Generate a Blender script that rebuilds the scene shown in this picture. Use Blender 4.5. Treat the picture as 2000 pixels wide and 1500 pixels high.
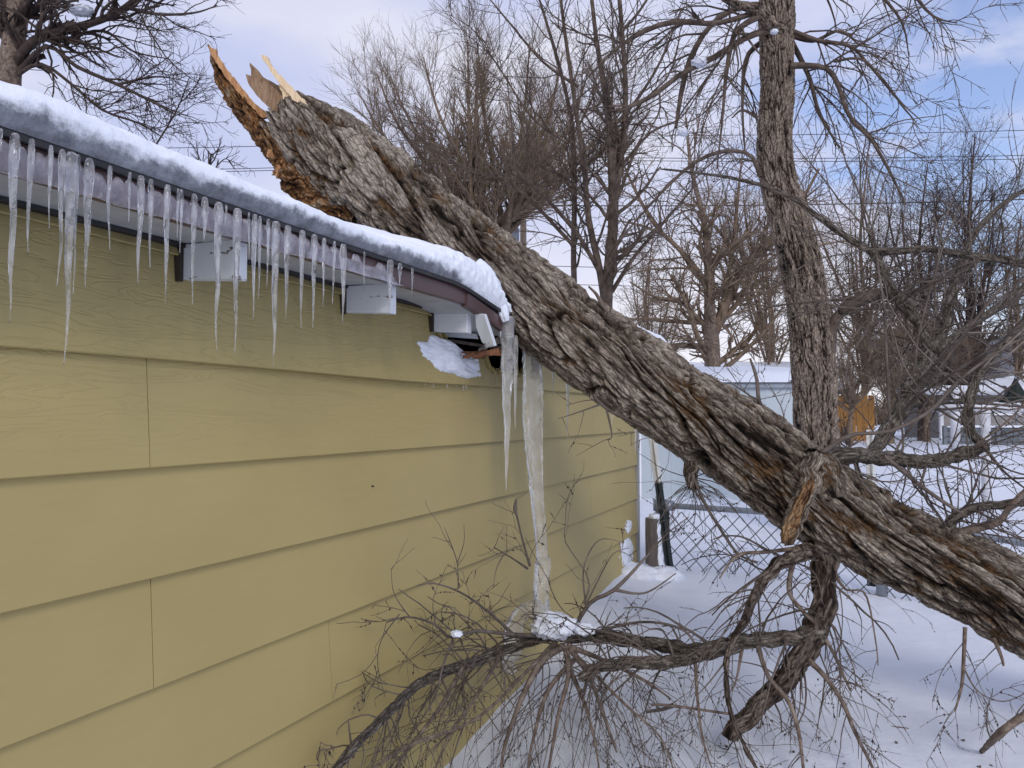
import bpy, math, random
import numpy as np
from mathutils import Vector, Matrix
for o in list(bpy.data.objects): bpy.data.objects.remove(o, do_unlink=True)
SC = bpy.context.scene
R = math.radians
# ------------------------------------------------------------------ camera
FPX = 1550.0; EYE = 1.45; D0 = 1.6
YAW = math.atan(660/FPX); PIT = math.atan(61/FPX)
cam = bpy.data.objects.new('camera', bpy.data.cameras.new('camera')); SC.collection.objects.link(cam)
cam.location = (D0, 0, EYE); cam.rotation_euler = (math.pi/2+PIT, 0, YAW)
cam.data.sensor_width = 36; cam.data.lens = FPX/2000*36; cam.data.clip_end = 900; cam.data.clip_start = 0.05
SC.camera = cam
# ------------------------------------------------------------------ sky, sun, exposure
SUN_EL, SUN_AZ = R(30), R(150)     # azimuth measured from +Y towards +X
W = bpy.data.worlds.new('World'); SC.world = W; W.use_nodes = True
nt = W.node_tree; nt.nodes.clear()
def N(t, ty, **k):
    n = t.nodes.new(ty)
    for a, b in k.items():
        if a in n.inputs.keys(): n.inputs[a].default_value = b
        else: setattr(n, a, b)
    return n
sky = N(nt, 'ShaderNodeTexSky', sky_type='NISHITA', sun_disc=False, sun_elevation=SUN_EL, sun_rotation=SUN_AZ)
b1 = N(nt, 'ShaderNodeBackground', Strength=0.145); nt.links.new(sky.outputs[0], b1.inputs[0])
tc = N(nt, 'ShaderNodeTexCoord')
mp = N(nt, 'ShaderNodeMapping'); mp.inputs['Scale'].default_value = (1.3, 1.3, 4.2); mp.inputs['Rotation'].default_value = (0.10, 0.16, 0.5); mp.inputs['Location'].default_value = (0.25, 0.0, 0.35)
nt.links.new(tc.outputs['Generated'], mp.inputs[0])
nz = N(nt, 'ShaderNodeTexNoise', Scale=2.3, Detail=7.0, Roughness=0.58, Distortion=0.35); nt.links.new(mp.outputs[0], nz.inputs['Vector'])
sx = N(nt, 'ShaderNodeSeparateXYZ'); nt.links.new(tc.outputs['Generated'], sx.inputs[0])
# cloud cover thickens to the west (the -X side, left of the garage)
cov = N(nt, 'ShaderNodeMapRange'); cov.inputs['From Min'].default_value = 0.28; cov.inputs['From Max'].default_value = -0.45
cov.inputs['To Min'].default_value = -0.04; cov.inputs['To Max'].default_value = 0.34; nt.links.new(sx.outputs[0], cov.inputs[0])
ad = N(nt, 'ShaderNodeMath', operation='ADD'); nt.links.new(nz.outputs[0], ad.inputs[0]); nt.links.new(cov.outputs[0], ad.inputs[1])
cr = N(nt, 'ShaderNodeMapRange', interpolation_type='SMOOTHSTEP'); cr.inputs['From Min'].default_value = 0.40; cr.inputs['From Max'].default_value = 0.60
cr.inputs['To Max'].default_value = 0.96; cr.inputs['To Min'].default_value = 0.27
nt.links.new(ad.outputs[0], cr.inputs[0])
nz2 = N(nt, 'ShaderNodeTexNoise', Scale=2.3, Detail=5.0); nt.links.new(mp.outputs[0], nz2.inputs['Vector'])
ccr = N(nt, 'ShaderNodeValToRGB'); ccr.color_ramp.elements[0].position = 0.35; ccr.color_ramp.elements[1].position = 0.7
ccr.color_ramp.elements[0].color = (0.58, 0.63, 0.88, 1); ccr.color_ramp.elements[1].color = (0.84, 0.84, 0.95, 1)
nt.links.new(nz2.outputs[0], ccr.inputs[0])
low = N(nt, 'ShaderNodeMapRange'); low.inputs['From Min'].default_value = 0.30; low.inputs['From Max'].default_value = 0.0; nt.links.new(sx.outputs[2], low.inputs[0])
cmx = N(nt, 'ShaderNodeMixRGB'); cmx.inputs[2].default_value = (0.98, 0.95, 1.0, 1)
nt.links.new(low.outputs[0], cmx.inputs[0]); nt.links.new(ccr.outputs[0], cmx.inputs[1])
b2 = N(nt, 'ShaderNodeBackground', Strength=1.0); nt.links.new(cmx.outputs[0], b2.inputs[0])
tint = N(nt, 'ShaderNodeMixRGB', blend_type='MULTIPLY'); tint.inputs[0].default_value = 1; tint.inputs[2].default_value = (.97, 1.05, 1.30, 1); nt.links.new(sky.outputs[0], tint.inputs[1]); nt.links.new(tint.outputs[0], b1.inputs[0])
ms = N(nt, 'ShaderNodeMixShader'); nt.links.new(cr.outputs[0], ms.inputs[0]); nt.links.new(b1.outputs[0], ms.inputs[1]); nt.links.new(b2.outputs[0], ms.inputs[2])
wo = N(nt, 'ShaderNodeOutputWorld'); nt.links.new(ms.outputs[0], wo.inputs[0])
sl = bpy.data.lights.new('sun', 'SUN'); sl.energy = 1.15; sl.angle = R(14); sl.color = (1.0, 0.94, 0.86)
sun = bpy.data.objects.new('sun', sl); SC.collection.objects.link(sun)
sd = Vector((math.sin(SUN_AZ)*math.cos(SUN_EL), math.cos(SUN_AZ)*math.cos(SUN_EL), math.sin(SUN_EL)))
sun.rotation_euler = sd.to_track_quat('Z', 'Y').to_euler()
SC.view_settings.view_transform = 'Standard'; SC.view_settings.look = 'None'; SC.view_settings.gamma = 1; SC.view_settings.exposure = 0.0
SC.render.engine = 'CYCLES'
SC.cycles.max_bounces = 10; SC.cycles.transmission_bounces = 8; SC.cycles.transparent_max_bounces = 12
# ------------------------------------------------------------------ placing helpers
ca, sa, cp, sp = math.cos(YAW), math.sin(YAW), math.cos(PIT), math.sin(PIT)
FW = np.array([-sa*cp, ca*cp, sp]); RT = np.array([ca, sa, 0.]); UPV = np.cross(RT, FW); CAM = np.array([D0, 0, EYE])
def ray(px, py): return FW + RT*(px-1000)/FPX + UPV*(750-py)/FPX
def P(px, py, D): return CAM + ray(px, py)*D
def WX(px, py, x):            # where the sight line meets the plane at x
    r = ray(px, py); return CAM + r*((x-D0)/r[0])
rng = np.random.default_rng(7)
# ------------------------------------------------------------------ noise
_pr = np.random.default_rng(3); PERM = _pr.permutation(512).astype(np.int64); GR = _pr.normal(size=(512, 3)); GR /= np.linalg.norm(GR, axis=1)[:, None]
def _h(i, j, k): return PERM[(PERM[(PERM[i & 511] + j) & 511] + k) & 511]
def pn(p, seed=0):
    p = np.asarray(p, float) + seed*17.31; i = np.floor(p).astype(np.int64); f = p - i; u = f*f*f*(f*(f*6-15)+10); r = 0
    for dx in (0, 1):
        for dy in (0, 1):
            for dz in (0, 1):
                g = GR[_h(i[..., 0]+dx, i[..., 1]+dy, i[..., 2]+dz)]
                d = (g*(f-np.array([dx, dy, dz]))).sum(-1)
                w = (u[..., 0] if dx else 1-u[..., 0])*(u[..., 1] if dy else 1-u[..., 1])*(u[..., 2] if dz else 1-u[..., 2])
                r = r + w*d
    return r*1.6
def fbm(p, o=4, seed=0):
    r = 0; a = 1; p = np.asarray(p, float)
    for k in range(o): r = r + a*pn(p*2**k, seed+k); a *= .5
    return r
def voro(p, seed=0):
    p = np.asarray(p, float) + seed*7.7; i = np.floor(p).astype(np.int64); f1 = np.full(p.shape[:-1], 9.); f2 = f1.copy(); idv = f1.copy()
    for dx in (-1, 0, 1):
        for dy in (-1, 0, 1):
            for dz in (-1, 0, 1):
                c = i+np.array([dx, dy, dz]); h = _h(c[..., 0], c[..., 1], c[..., 2])
                q = c + .5 + GR[h]*.5; d = np.sqrt(((q-p)**2).sum(-1))
                n = d < f1; f2 = np.where(n, f1, np.minimum(f2, d)); idv = np.where(n, h/512., idv); f1 = np.where(n, d, f1)
    return f1, f2-f1, idv
# ------------------------------------------------------------------ objects
def mk(name, V, F, mat, parent=None, smooth=True, attr=None):
    me = bpy.data.meshes.new(name)
    V = np.asarray(V, float).reshape(-1, 3)
    if isinstance(F, np.ndarray):
        me.vertices.add(len(V)); me.vertices.foreach_set('co', V.ravel())
        n, k = F.shape; me.loops.add(n*k); me.loops.foreach_set('vertex_index', F.ravel().astype(np.int32))
        me.polygons.add(n); me.polygons.foreach_set('loop_start', np.arange(0, n*k, k, dtype=np.int32))
        me.update(calc_edges=True); me.validate()
    else:
        me.from_pydata(V.tolist(), [], [list(map(int, f)) for f in F]); me.update()
    if attr is not None:
        a = me.attributes.new('h', 'FLOAT', 'POINT'); a.data.foreach_set('value', np.asarray(attr, np.float32).ravel())
        G = GRAIN[0]
        if G is not None and 0 <= len(V)-len(G) <= 2:
            G = np.vstack([G, np.zeros((len(V)-len(G), 3))]); a = me.attributes.new('grain', 'FLOAT_VECTOR', 'POINT'); a.data.foreach_set('vector', G.astype(np.float32).ravel())
    me.polygons.foreach_set('use_smooth', np.full(len(me.polygons), smooth)); me.materials.append(mat)
    o = bpy.data.objects.new(name, me); SC.collection.objects.link(o)
    if parent is not None:
        o.parent = parent; o.matrix_parent_inverse = Matrix.Translation(-parent.location) if parent.type == 'EMPTY' else Matrix.Identity(4)
    return o
def tag(o, label=None, cat=None, group=None, kind=None):
    for k, v in (('label', label), ('category', cat), ('group', group), ('kind', kind)):
        if v: o[k] = v
    return o
def thing(name, label, cat, loc, group=None):
    o = bpy.data.objects.new(name, None); SC.collection.objects.link(o); o.location = Vector([float(c) for c in loc]); o.empty_display_size = .1
    return tag(o, label, cat, group)
class MB:                      # collects faces for one mesh
    def __init__(s): s.v = []; s.f = []
    def add(s, V, F): n = len(s.v); s.v += [tuple(map(float, p)) for p in V]; s.f += [tuple(int(i)+n for i in f) for f in F]; return s
    def box(s, a, b):
        x0, y0, z0 = a; x1, y1, z1 = b
        return s.add([(x0,y0,z0),(x1,y0,z0),(x1,y1,z0),(x0,y1,z0),(x0,y0,z1),(x1,y0,z1),(x1,y1,z1),(x0,y1,z1)],
                     [(0,3,2,1),(4,5,6,7),(0,1,5,4),(1,2,6,5),(2,3,7,6),(3,0,4,7)])
    def obox(s, c, ax, ay, az):  # centre and three half axes
        c, ax, ay, az = map(np.asarray, (c, ax, ay, az))
        V = [c+i*ax+j*ay+k*az for k in (-1, 1) for i, j in ((-1,-1),(1,-1),(1,1),(-1,1))]
        return s.add(V, [(0,3,2,1),(4,5,6,7),(0,1,5,4),(1,2,6,5),(2,3,7,6),(3,0,4,7)])
    def tube(s, pts, r, n=8):
        V, F, _ = tube1(np.asarray(pts, float), np.full(len(pts), r) if np.isscalar(r) else np.asarray(r), n); return s.add(V, F)
    def build(s, name, mat, parent=None, smooth=False, bevel=0):
        o = mk(name, s.v, s.f, mat, parent, smooth)
        if bevel:
            m = o.modifiers.new('bevel', 'BEVEL'); m.width = bevel; m.segments = 2; m.limit_method = 'ANGLE'
        return o
def resample(c, n):            # Catmull-Rom through rows of c
    c = np.asarray(c, float); m = len(c); t = np.linspace(0, m-1, n); i = np.minimum(t.astype(int), m-2); f = (t-i)[:, None]
    g = lambda k: c[np.clip(k, 0, m-1)]
    a, b, d, e = g(i-1), g(i), g(i+1), g(i+2)
    return .5*((2*b)+(-a+d)*f+(2*a-5*b+4*d-e)*f**2+(-a+3*b-3*d+e)*f**3)
def frames(p):
    t = np.gradient(p, axis=0); t /= np.linalg.norm(t, axis=1)[:, None]+1e-9
    u = np.cross(t[0], [0, 0, 1.]);
    if np.linalg.norm(u) < .1: u = np.cross(t[0], [0, 1., 0])
    u /= np.linalg.norm(u); U = [u]
    for k in range(1, len(p)):
        u = u - t[k]*u.dot(t[k]); u = u/np.linalg.norm(u); U.append(u)
    U = np.array(U); return t, U, np.cross(t, U)
GRAIN = [None]
def tube1(p, r, n, disp=None, jag=None, squash=1.0, cap=True):
    m = len(p); t, U, B = frames(p); th = np.arange(n)/n*2*np.pi
    s = np.concatenate([[0], np.cumsum(np.linalg.norm(np.diff(p, axis=0), axis=1))])
    S, TH = np.meshgrid(s, th, indexing='ij'); Rr = np.repeat(np.asarray(r)[:, None], n, 1); h = np.zeros_like(S)
    if disp is not None:
        rm = Rr.mean(); GRAIN[0] = np.stack([np.cos(TH-1.0*S)*rm, np.sin(TH-1.0*S)*rm, S/5.5], -1).reshape(-1, 3); dd, h = disp(S, TH, Rr); Rr = Rr+dd
    V = p[:, None]+Rr[..., None]*(np.cos(TH)[..., None]*U[:, None]+squash*np.sin(TH)[..., None]*B[:, None])
    if jag is not None: V = V + t[0]*jag(S, TH)[..., None]
    V = V.reshape(-1, 3)
    i = np.arange(m-1)[:, None]*n; j = np.arange(n)[None]; j2 = (j+1) % n
    F = np.stack([i+j, i+j2, i+n+j2, i+n+j], -1).reshape(-1, 4)
    if cap:
        V = np.vstack([V, V[:n].mean(0), V[-n-0:].mean(0) if False else V[(m-1)*n:m*n].mean(0)]); a, b = m*n, m*n+1; jj = np.arange(n)
        F = np.vstack([F, np.stack([(jj+1) % n, jj, np.full(n, a), np.full(n, a)], -1), np.stack([(m-1)*n+jj, (m-1)*n+(jj+1) % n, np.full(n, b), np.full(n, b)], -1)])
        h = np.append(h.ravel(), [0, 0])
        F = [tuple(f) if f[2] != f[3] else tuple(f[:3]) for f in F.tolist()] if m*n < 3000 else F
        if isinstance(F, np.ndarray):
            F = F[F[:, 2] != F[:, 3]]
    return V, F, h
def batch(groups, n=3):        # groups: list of (pts[N,K,3], rad[N,K]) -> one mesh's vertices and quads
    Vs, Fs, off = [], [], 0
    for pts, rad in groups:
        if len(pts) == 0: continue
        Nn, K, _ = pts.shape; t = np.gradient(pts, axis=1); t /= np.linalg.norm(t, axis=2)[..., None]+1e-9
        ref = np.cross(t.mean(1), rng.normal(size=(Nn, 3))); ref /= np.linalg.norm(ref, axis=1)[:, None]+1e-9
        U = ref[:, None]-t*(t*ref[:, None]).sum(-1)[..., None]; U /= np.linalg.norm(U, axis=2)[..., None]+1e-9; B = np.cross(t, U)
        th = np.arange(n)/n*2*np.pi
        V = pts[:, :, None]+rad[:, :, None, None]*(np.cos(th)[:, None]*U[:, :, None]+np.sin(th)[:, None]*B[:, :, None])
        Vs.append(V.reshape(-1, 3)); b = (np.arange(Nn)[:, None, None]*K+np.arange(K-1)[None, :, None])*n; j = np.arange(n)[None, None]; j2 = (j+1) % n
        Fs.append(np.stack([b+j, b+j2, b+n+j2, b+n+j], -1).reshape(-1, 4)+off); off += Nn*K*n
    return np.vstack(Vs), np.vstack(Fs)
def grow(par, rad, n, t0, t1, ang, length, wander=.15, trop=(0, 0, 0), rr=.6, K=6, rmin=.002, side=None, tip=.45):
    Nn, KP, _ = par.shape; w = np.linalg.norm(par[:, -1]-par[:, 0], axis=1)+.01
    idx = rng.choice(Nn, n, p=w/w.sum()); t = rng.uniform(t0, t1, n)*(KP-1); i = np.minimum(t.astype(int), KP-2); f = (t-i)[:, None]
    a, b = par[idx, i], par[idx, i+1]; pos = a+(b-a)*f; tan = b-a; tan /= np.linalg.norm(tan, axis=1)[:, None]+1e-9
    r0 = (rad[idx, i]*(1-f[:, 0])+rad[idx, i+1]*f[:, 0])
    q = rng.normal(size=(n, 3))
    if side is not None: q = q*.6+np.asarray(side)
    q -= tan*(q*tan).sum(-1)[:, None]; q /= np.linalg.norm(q, axis=1)[:, None]+1e-9
    A = R(ang)*(1+rng.normal(size=n)*.25); d = tan*np.cos(A)[:, None]+q*np.sin(A)[:, None]
    L = length*np.exp(rng.normal(size=n)*.3)*(1.15-.55*t/(KP-1)); st = (L/(K-1))[:, None]; out = [pos]; tr = np.asarray(trop)
    for k in range(K-1):
        d = d+rng.normal(size=(n, 3))*wander+tr; d /= np.linalg.norm(d, axis=1)[:, None]; out.append(out[-1]+d*st)
    rs = np.maximum(np.minimum(r0*rr, r0*.95), rmin)[:, None]*np.linspace(1, tip, K)[None]
    return np.stack(out, 1), np.maximum(rs, rmin*.6)
def line(ctrl, K=14):          # pixel control rows (px,py,depth,width px) -> one parent polyline
    c = np.array([list(P(a, b, d))+[w/2*d/FPX] for a, b, d, w in ctrl]); q = resample(c, K); return q[None, :, :3], np.maximum(q[None, :, 3], .0008)
def merge(*g):
    return np.concatenate([a for a, _ in g]), np.concatenate([b for _, b in g])
# ------------------------------------------------------------------ materials
def nmat(name):
    m = bpy.data.materials.new(name); m.use_nodes = True; t = m.node_tree; b = t.nodes['Principled BSDF']; return m, t, b
def coords(t, scale=(1, 1, 1), rot=(0, 0, 0)):
    c = N(t, 'ShaderNodeTexCoord'); m = N(t, 'ShaderNodeMapping'); m.inputs['Scale'].default_value = scale; m.inputs['Rotation'].default_value = rot
    t.links.new(c.outputs['Object'], m.inputs[0]); return m.outputs[0]
def noise(t, vec, scale, detail=5, rough=.6, dist=0):
    n = N(t, 'ShaderNodeTexNoise', Scale=scale, Detail=detail, Roughness=rough, Distortion=dist); t.links.new(vec, n.inputs['Vector']); return n.outputs[0]
def ramp(t, fac, stops):
    r = N(t, 'ShaderNodeValToRGB'); e = r.color_ramp.elements
    while len(e) < len(stops): e.new(.5)
    for k, (p, c) in enumerate(stops): e[k].position = p; e[k].color = (*c, 1) if len(c) == 3 else c
    t.links.new(fac, r.inputs[0]); return r.outputs[0]
def mix(t, fac, a, b, mode='MIX'):
    m = N(t, 'ShaderNodeMixRGB', blend_type=mode)
    for s, v in ((0, fac), (1, a), (2, b)):
        if hasattr(v, 'is_linked') or hasattr(v, 'links'): t.links.new(v, m.inputs[s])
        else: m.inputs[s].default_value = v if s == 0 else ((*v, 1) if len(v) == 3 else v)
    return m.outputs[0]
def bump(t, b, h, strength=.5, dist=.01):
    n = N(t, 'ShaderNodeBump'); n.inputs['Strength'].default_value = strength; n.inputs['Distance'].default_value = dist
    t.links.new(h, n.inputs['Height']); prev = b.inputs['Normal'].links
    if prev: t.links.new(prev[0].from_socket, n.inputs['Normal'])
    t.links.new(n.outputs[0], b.inputs['Normal'])
def simple(name, c1, c2, scale=8, rough=.8, bs=.3, bd=.004, stretch=(1, 1, 1), detail=6, metal=0, bscale=None):
    m, t, b = nmat(name); v = coords(t, stretch); n = noise(t, v, scale, detail)
    t.links.new(ramp(t, n, [(.3, c1), (.7, c2)]), b.inputs['Base Color']); b.inputs['Roughness'].default_value = rough; b.inputs['Metallic'].default_value = metal
    if bs: bump(t, b, noise(t, v, bscale or scale*4, 5), bs, bd)
    return m
# siding paint
def m_siding():
    m, t, b = nmat('yellow_paint'); v = coords(t)
    big = noise(t, coords(t, (1, .7, 1.4)), 1.6, 5); fine = noise(t, coords(t, (1, .22, 3.0)), 30, 4)
    c = ramp(t, big, [(.3, (.392, .306, .118)), (.7, (.445, .352, .140))])
    c = mix(t, .12, c, ramp(t, fine, [(.3, (.37, .278, .10)), (.7, (.47, .358, .14))]))
    # green-brown tone growing towards the eave, and the drip stain
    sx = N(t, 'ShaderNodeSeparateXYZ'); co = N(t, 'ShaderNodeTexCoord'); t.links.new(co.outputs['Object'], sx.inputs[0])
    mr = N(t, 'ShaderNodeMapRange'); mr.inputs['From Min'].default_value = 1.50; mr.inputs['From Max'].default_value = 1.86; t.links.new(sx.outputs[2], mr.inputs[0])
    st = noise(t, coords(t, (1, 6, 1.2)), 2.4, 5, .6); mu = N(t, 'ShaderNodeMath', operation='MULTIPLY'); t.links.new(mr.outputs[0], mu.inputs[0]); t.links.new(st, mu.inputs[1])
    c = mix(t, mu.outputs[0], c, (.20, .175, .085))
    vd = N(t, 'ShaderNodeVectorMath', operation='DISTANCE'); mm = N(t, 'ShaderNodeMapping'); mm.inputs['Scale'].default_value = (0, 1, .42)
    t.links.new(co.outputs['Object'], mm.inputs[0]); t.links.new(mm.outputs[0], vd.inputs[0]); vd.inputs[1].default_value = (0, 3.62, .42*1.38)
    dr = N(t, 'ShaderNodeMapRange', interpolation_type='SMOOTHSTEP'); dr.inputs['From Min'].default_value = .34; dr.inputs['From Max'].default_value = .0; dr.inputs['To Max'].default_value = .75; t.links.new(vd.outputs['Value'], dr.inputs[0])
    m2 = N(t, 'ShaderNodeMath', operation='MULTIPLY'); t.links.new(dr.outputs[0], m2.inputs[0]); t.links.new(noise(t, coords(t, (1, 9, .5)), 1.6, 4), m2.inputs[1])
    c = mix(t, m2.outputs[0], c, (.20, .18, .075))
    sp_ = noise(t, v, 55, 2, .5); c = mix(t, ramp(t, sp_, [(.80, (0, 0, 0)), (.83, (.35, .35, .35))]), c, (.14, .11, .05))
    t.links.new(c, b.inputs['Base Color']); b.inputs['Roughness'].default_value = .55
    # pressed wood grain, and swollen wavy ridges on the upper courses
    bump(t, b, fine, .10, .003)
    wv = N(t, 'ShaderNodeTexNoise', Scale=3.2, Detail=2.5, Roughness=.5, Distortion=1.4); t.links.new(coords(t, (1, .8, 6.5)), wv.inputs['Vector'])
    rd = ramp(t, wv.outputs[0], [(0, (1, 1, 1)), (.465, (.9, .9, .9)), (.49, (0, 0, 0)), (.515, (.9, .9, .9)), (.60, (.95, .95, .95)), (.625, (.2, .2, .2)), (.65, (1, 1, 1))])
    up = N(t, 'ShaderNodeMapRange'); up.inputs['From Min'].default_value = 1.30; up.inputs['From Max'].default_value = 1.7; up.inputs['To Min'].default_value = 0.0; t.links.new(sx.outputs[2], up.inputs[0])
    m3 = N(t, 'ShaderNodeMath', operation='MULTIPLY'); t.links.new(rd, m3.inputs[0]); t.links.new(up.outputs[0], m3.inputs[1])
    bump(t, b, m3.outputs[0], .40, .006); return m
M_SID = m_siding()
M_WHITE = simple('white_painted_wood', (.34, .35, .37), (.46, .47, .49), 14, .55, .25, .003, (1, 1, 2))
def m_chip():
    m, t, b = nmat('chipped_white_paint'); v = coords(t, (1.0, 1, 3)); n = noise(t, v, 9, 8, .7)
    c = mix(t, ramp(t, n, [(.615, (0, 0, 0)), (.63, (1, 1, 1))]), (.60, .63, .67), (.10, .07, .05))
    t.links.new(c, b.inputs['Base Color']); b.inputs['Roughness'].default_value = .6; bump(t, b, n, .3, .004); return m
M_CHIP = m_chip()
M_FASC = simple('brown_metal', (.075, .040, .038), (.105, .058, .055), 5, .38, .05, .001)
M_DRIP = simple('dark_drip_metal', (.012, .011, .013), (.03, .027, .03), 6, .5, .1, .001)
M_DARK = simple('dark_interior_gap_shade', (.02, .015, .012), (.05, .035, .025), 6, .9)
M_SHING = simple('shingle', (.05, .05, .055), (.11, .11, .12), 30, .9)
M_TRIM = simple('grey_trim', (.26, .26, .27), (.38, .38, .39), 10, .6, .3, .003, (1, 1, .3))
def m_snow(name, ca=(.71, .75, .83), cb=(.79, .82, .89), b1_=.35):
    m, t, b = nmat(name); v = coords(t)
    t.links.new(ramp(t, noise(t, v, 2.2, 4), [(.3, ca), (.7, cb)]), b.inputs['Base Color']); b.inputs['Roughness'].default_value = .75
    b.inputs['Subsurface Weight'].default_value = .0
    bump(t, b, noise(t, v, 9, 6), b1_, .03); bump(t, b, noise(t, v, 120, 3), .25, .004); return m
M_SNOW = m_snow('snow')
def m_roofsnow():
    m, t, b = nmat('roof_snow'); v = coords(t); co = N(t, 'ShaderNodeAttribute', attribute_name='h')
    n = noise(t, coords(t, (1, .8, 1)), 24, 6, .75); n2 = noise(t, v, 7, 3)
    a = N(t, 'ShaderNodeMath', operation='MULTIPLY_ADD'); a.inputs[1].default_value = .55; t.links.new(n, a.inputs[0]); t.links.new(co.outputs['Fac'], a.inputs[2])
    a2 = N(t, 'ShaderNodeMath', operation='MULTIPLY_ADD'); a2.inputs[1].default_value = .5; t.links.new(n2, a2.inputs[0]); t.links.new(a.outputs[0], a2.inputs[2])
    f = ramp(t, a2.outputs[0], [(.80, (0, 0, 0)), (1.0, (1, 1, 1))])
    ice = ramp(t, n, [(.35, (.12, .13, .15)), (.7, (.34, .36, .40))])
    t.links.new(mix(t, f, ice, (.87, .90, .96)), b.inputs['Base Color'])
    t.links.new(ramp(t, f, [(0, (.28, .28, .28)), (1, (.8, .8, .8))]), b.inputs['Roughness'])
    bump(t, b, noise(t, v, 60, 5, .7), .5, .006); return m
M_RSNOW = m_roofsnow()
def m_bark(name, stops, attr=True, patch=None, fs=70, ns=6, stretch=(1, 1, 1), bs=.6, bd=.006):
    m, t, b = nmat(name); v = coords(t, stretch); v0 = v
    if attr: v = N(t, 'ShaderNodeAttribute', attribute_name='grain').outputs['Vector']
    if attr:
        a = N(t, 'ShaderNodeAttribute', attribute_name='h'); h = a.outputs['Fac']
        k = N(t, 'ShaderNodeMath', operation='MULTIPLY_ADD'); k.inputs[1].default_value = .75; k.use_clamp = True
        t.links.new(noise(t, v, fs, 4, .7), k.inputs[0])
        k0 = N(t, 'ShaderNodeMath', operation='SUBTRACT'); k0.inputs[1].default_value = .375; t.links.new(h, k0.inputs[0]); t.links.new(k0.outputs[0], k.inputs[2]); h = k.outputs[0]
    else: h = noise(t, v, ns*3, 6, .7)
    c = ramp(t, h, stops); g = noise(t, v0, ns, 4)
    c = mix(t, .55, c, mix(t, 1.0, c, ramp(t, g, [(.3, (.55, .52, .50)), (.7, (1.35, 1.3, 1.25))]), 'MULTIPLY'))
    if patch: # rusty inner bark shows in some of the furrows
        pf = N(t, 'ShaderNodeMath', operation='MULTIPLY'); t.links.new(ramp(t, noise(t, v0, patch[0], 3), [(.50, (0, 0, 0)), (.64, (1, 1, 1))]), pf.inputs[0])
        t.links.new(ramp(t, h, [(.05, (.1, .1, .1)), (.15, (1, 1, 1)), (.35, (.9, .9, .9)), (.55, (0, 0, 0))]), pf.inputs[1]); c = mix(t, pf.outputs[0], c, patch[1])
    if attr:   # fine split lines and grit of the cork
        vd = N(t, 'ShaderNodeVectorMath', operation='ADD'); nn = N(t, 'ShaderNodeTexNoise', Scale=38, Detail=3); t.links.new(v, nn.inputs['Vector']); sc_ = N(t, 'ShaderNodeVectorMath', operation='SCALE'); sc_.inputs['Scale'].default_value = .016
        t.links.new(nn.outputs['Color'], sc_.inputs[0]); t.links.new(v, vd.inputs[0]); t.links.new(sc_.outputs[0], vd.inputs[1])
        for s_, w_, lo_ in ((82, .12, .28), (190, .2, .55)):
            vo = N(t, 'ShaderNodeTexVoronoi', feature='DISTANCE_TO_EDGE', Scale=s_*fs/95); t.links.new(vd.outputs[0], vo.inputs['Vector'])
            e_ = ramp(t, vo.outputs['Distance'], [(0, (lo_,)*3), (w_, (1, 1, 1))]); c = mix(t, .9, c, e_, 'MULTIPLY'); bump(t, b, e_, .5, .003)
        c = mix(t, .8, c, ramp(t, noise(t, v0, 260, 3, .7), [(.3, (.55, .55, .55)), (.7, (1.35, 1.35, 1.35))]), 'MULTIPLY')
    t.links.new(c, b.inputs['Base Color']); b.inputs['Roughness'].default_value = .9; b.inputs['Specular IOR Level'].default_value = .2
    bump(t, b, noise(t, v, fs*1.3, 5, .75), bs, bd); return m
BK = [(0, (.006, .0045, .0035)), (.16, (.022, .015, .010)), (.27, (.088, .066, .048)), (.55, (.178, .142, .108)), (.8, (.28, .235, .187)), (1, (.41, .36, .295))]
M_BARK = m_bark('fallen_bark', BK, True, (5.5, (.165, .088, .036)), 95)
M_BARK3 = m_bark('limb_bark_dark', [(0, (.012, .008, .006)), (.3, (.05, .036, .028)), (.6, (.12, .092, .072)), (1, (.26, .22, .19))], True, None, 60)
M_STRIP = m_bark('stripped_orange', [(0, (.04, .018, .008)), (.3, (.20, .10, .045)), (.6, (.36, .22, .11)), (1, (.52, .38, .24))], True, None, 60, 9)
M_BARK2 = m_bark('standing_bark', [(0, (.012, .008, .006)), (.2, (.035, .025, .018)), (.34, (.155, .120, .093)), (.7, (.30, .24, .19)), (1, (.44, .37, .30))], True, None, 90, 5)
M_BARK4 = m_bark('grey_limb_bark', [(0, (.03, .024, .018)), (.25, (.085, .070, .056)), (.6, (.16, .14, .115)), (1, (.27, .245, .21))], True, None, 90, 7)
M_ROT = m_bark('torn_inner_bark', [(0, (.02, .010, .006)), (.3, (.13, .062, .026)), (.55, (.27, .14, .055)), (.8, (.30, .21, .13)), (1, (.38, .30, .22))], True, (5, (.36, .16, .05)), 60, 9)
M_LIMB = m_bark('limb_bark', [(.25, (.04, .028, .022)), (.45, (.14, .105, .082)), (.6, (.24, .195, .16)), (.8, (.33, .29, .25))], False, None, 60, 9, (1, 1, 1), .7, .004)
M_TWIG = m_bark('twig_bark', [(.3, (.062, .050, .042)), (.5, (.125, .103, .088)), (.75, (.22, .19, .168))], False, None, 60, 3, bs=.1)
M_TWIGG = m_bark('grey_twig', [(.3, (.10, .085, .075)), (.5, (.20, .17, .15)), (.75, (.32, .28, .25))], False, None, 60, 3, bs=.1)
M_TWIGD = m_bark('dark_twig', [(.3, (.028, .022, .020)), (.5, (.065, .048, .042)), (.75, (.13, .10, .085))], False, None, 60, 3, bs=.1)
M_TWIGM = m_bark('mid_twig', [(.3, (.042, .032, .026)), (.5, (.10, .077, .062)), (.75, (.19, .152, .125))], False, None, 60, 3, bs=.1)  # brown darkened so the standing tree's crown looks backlit
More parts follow.
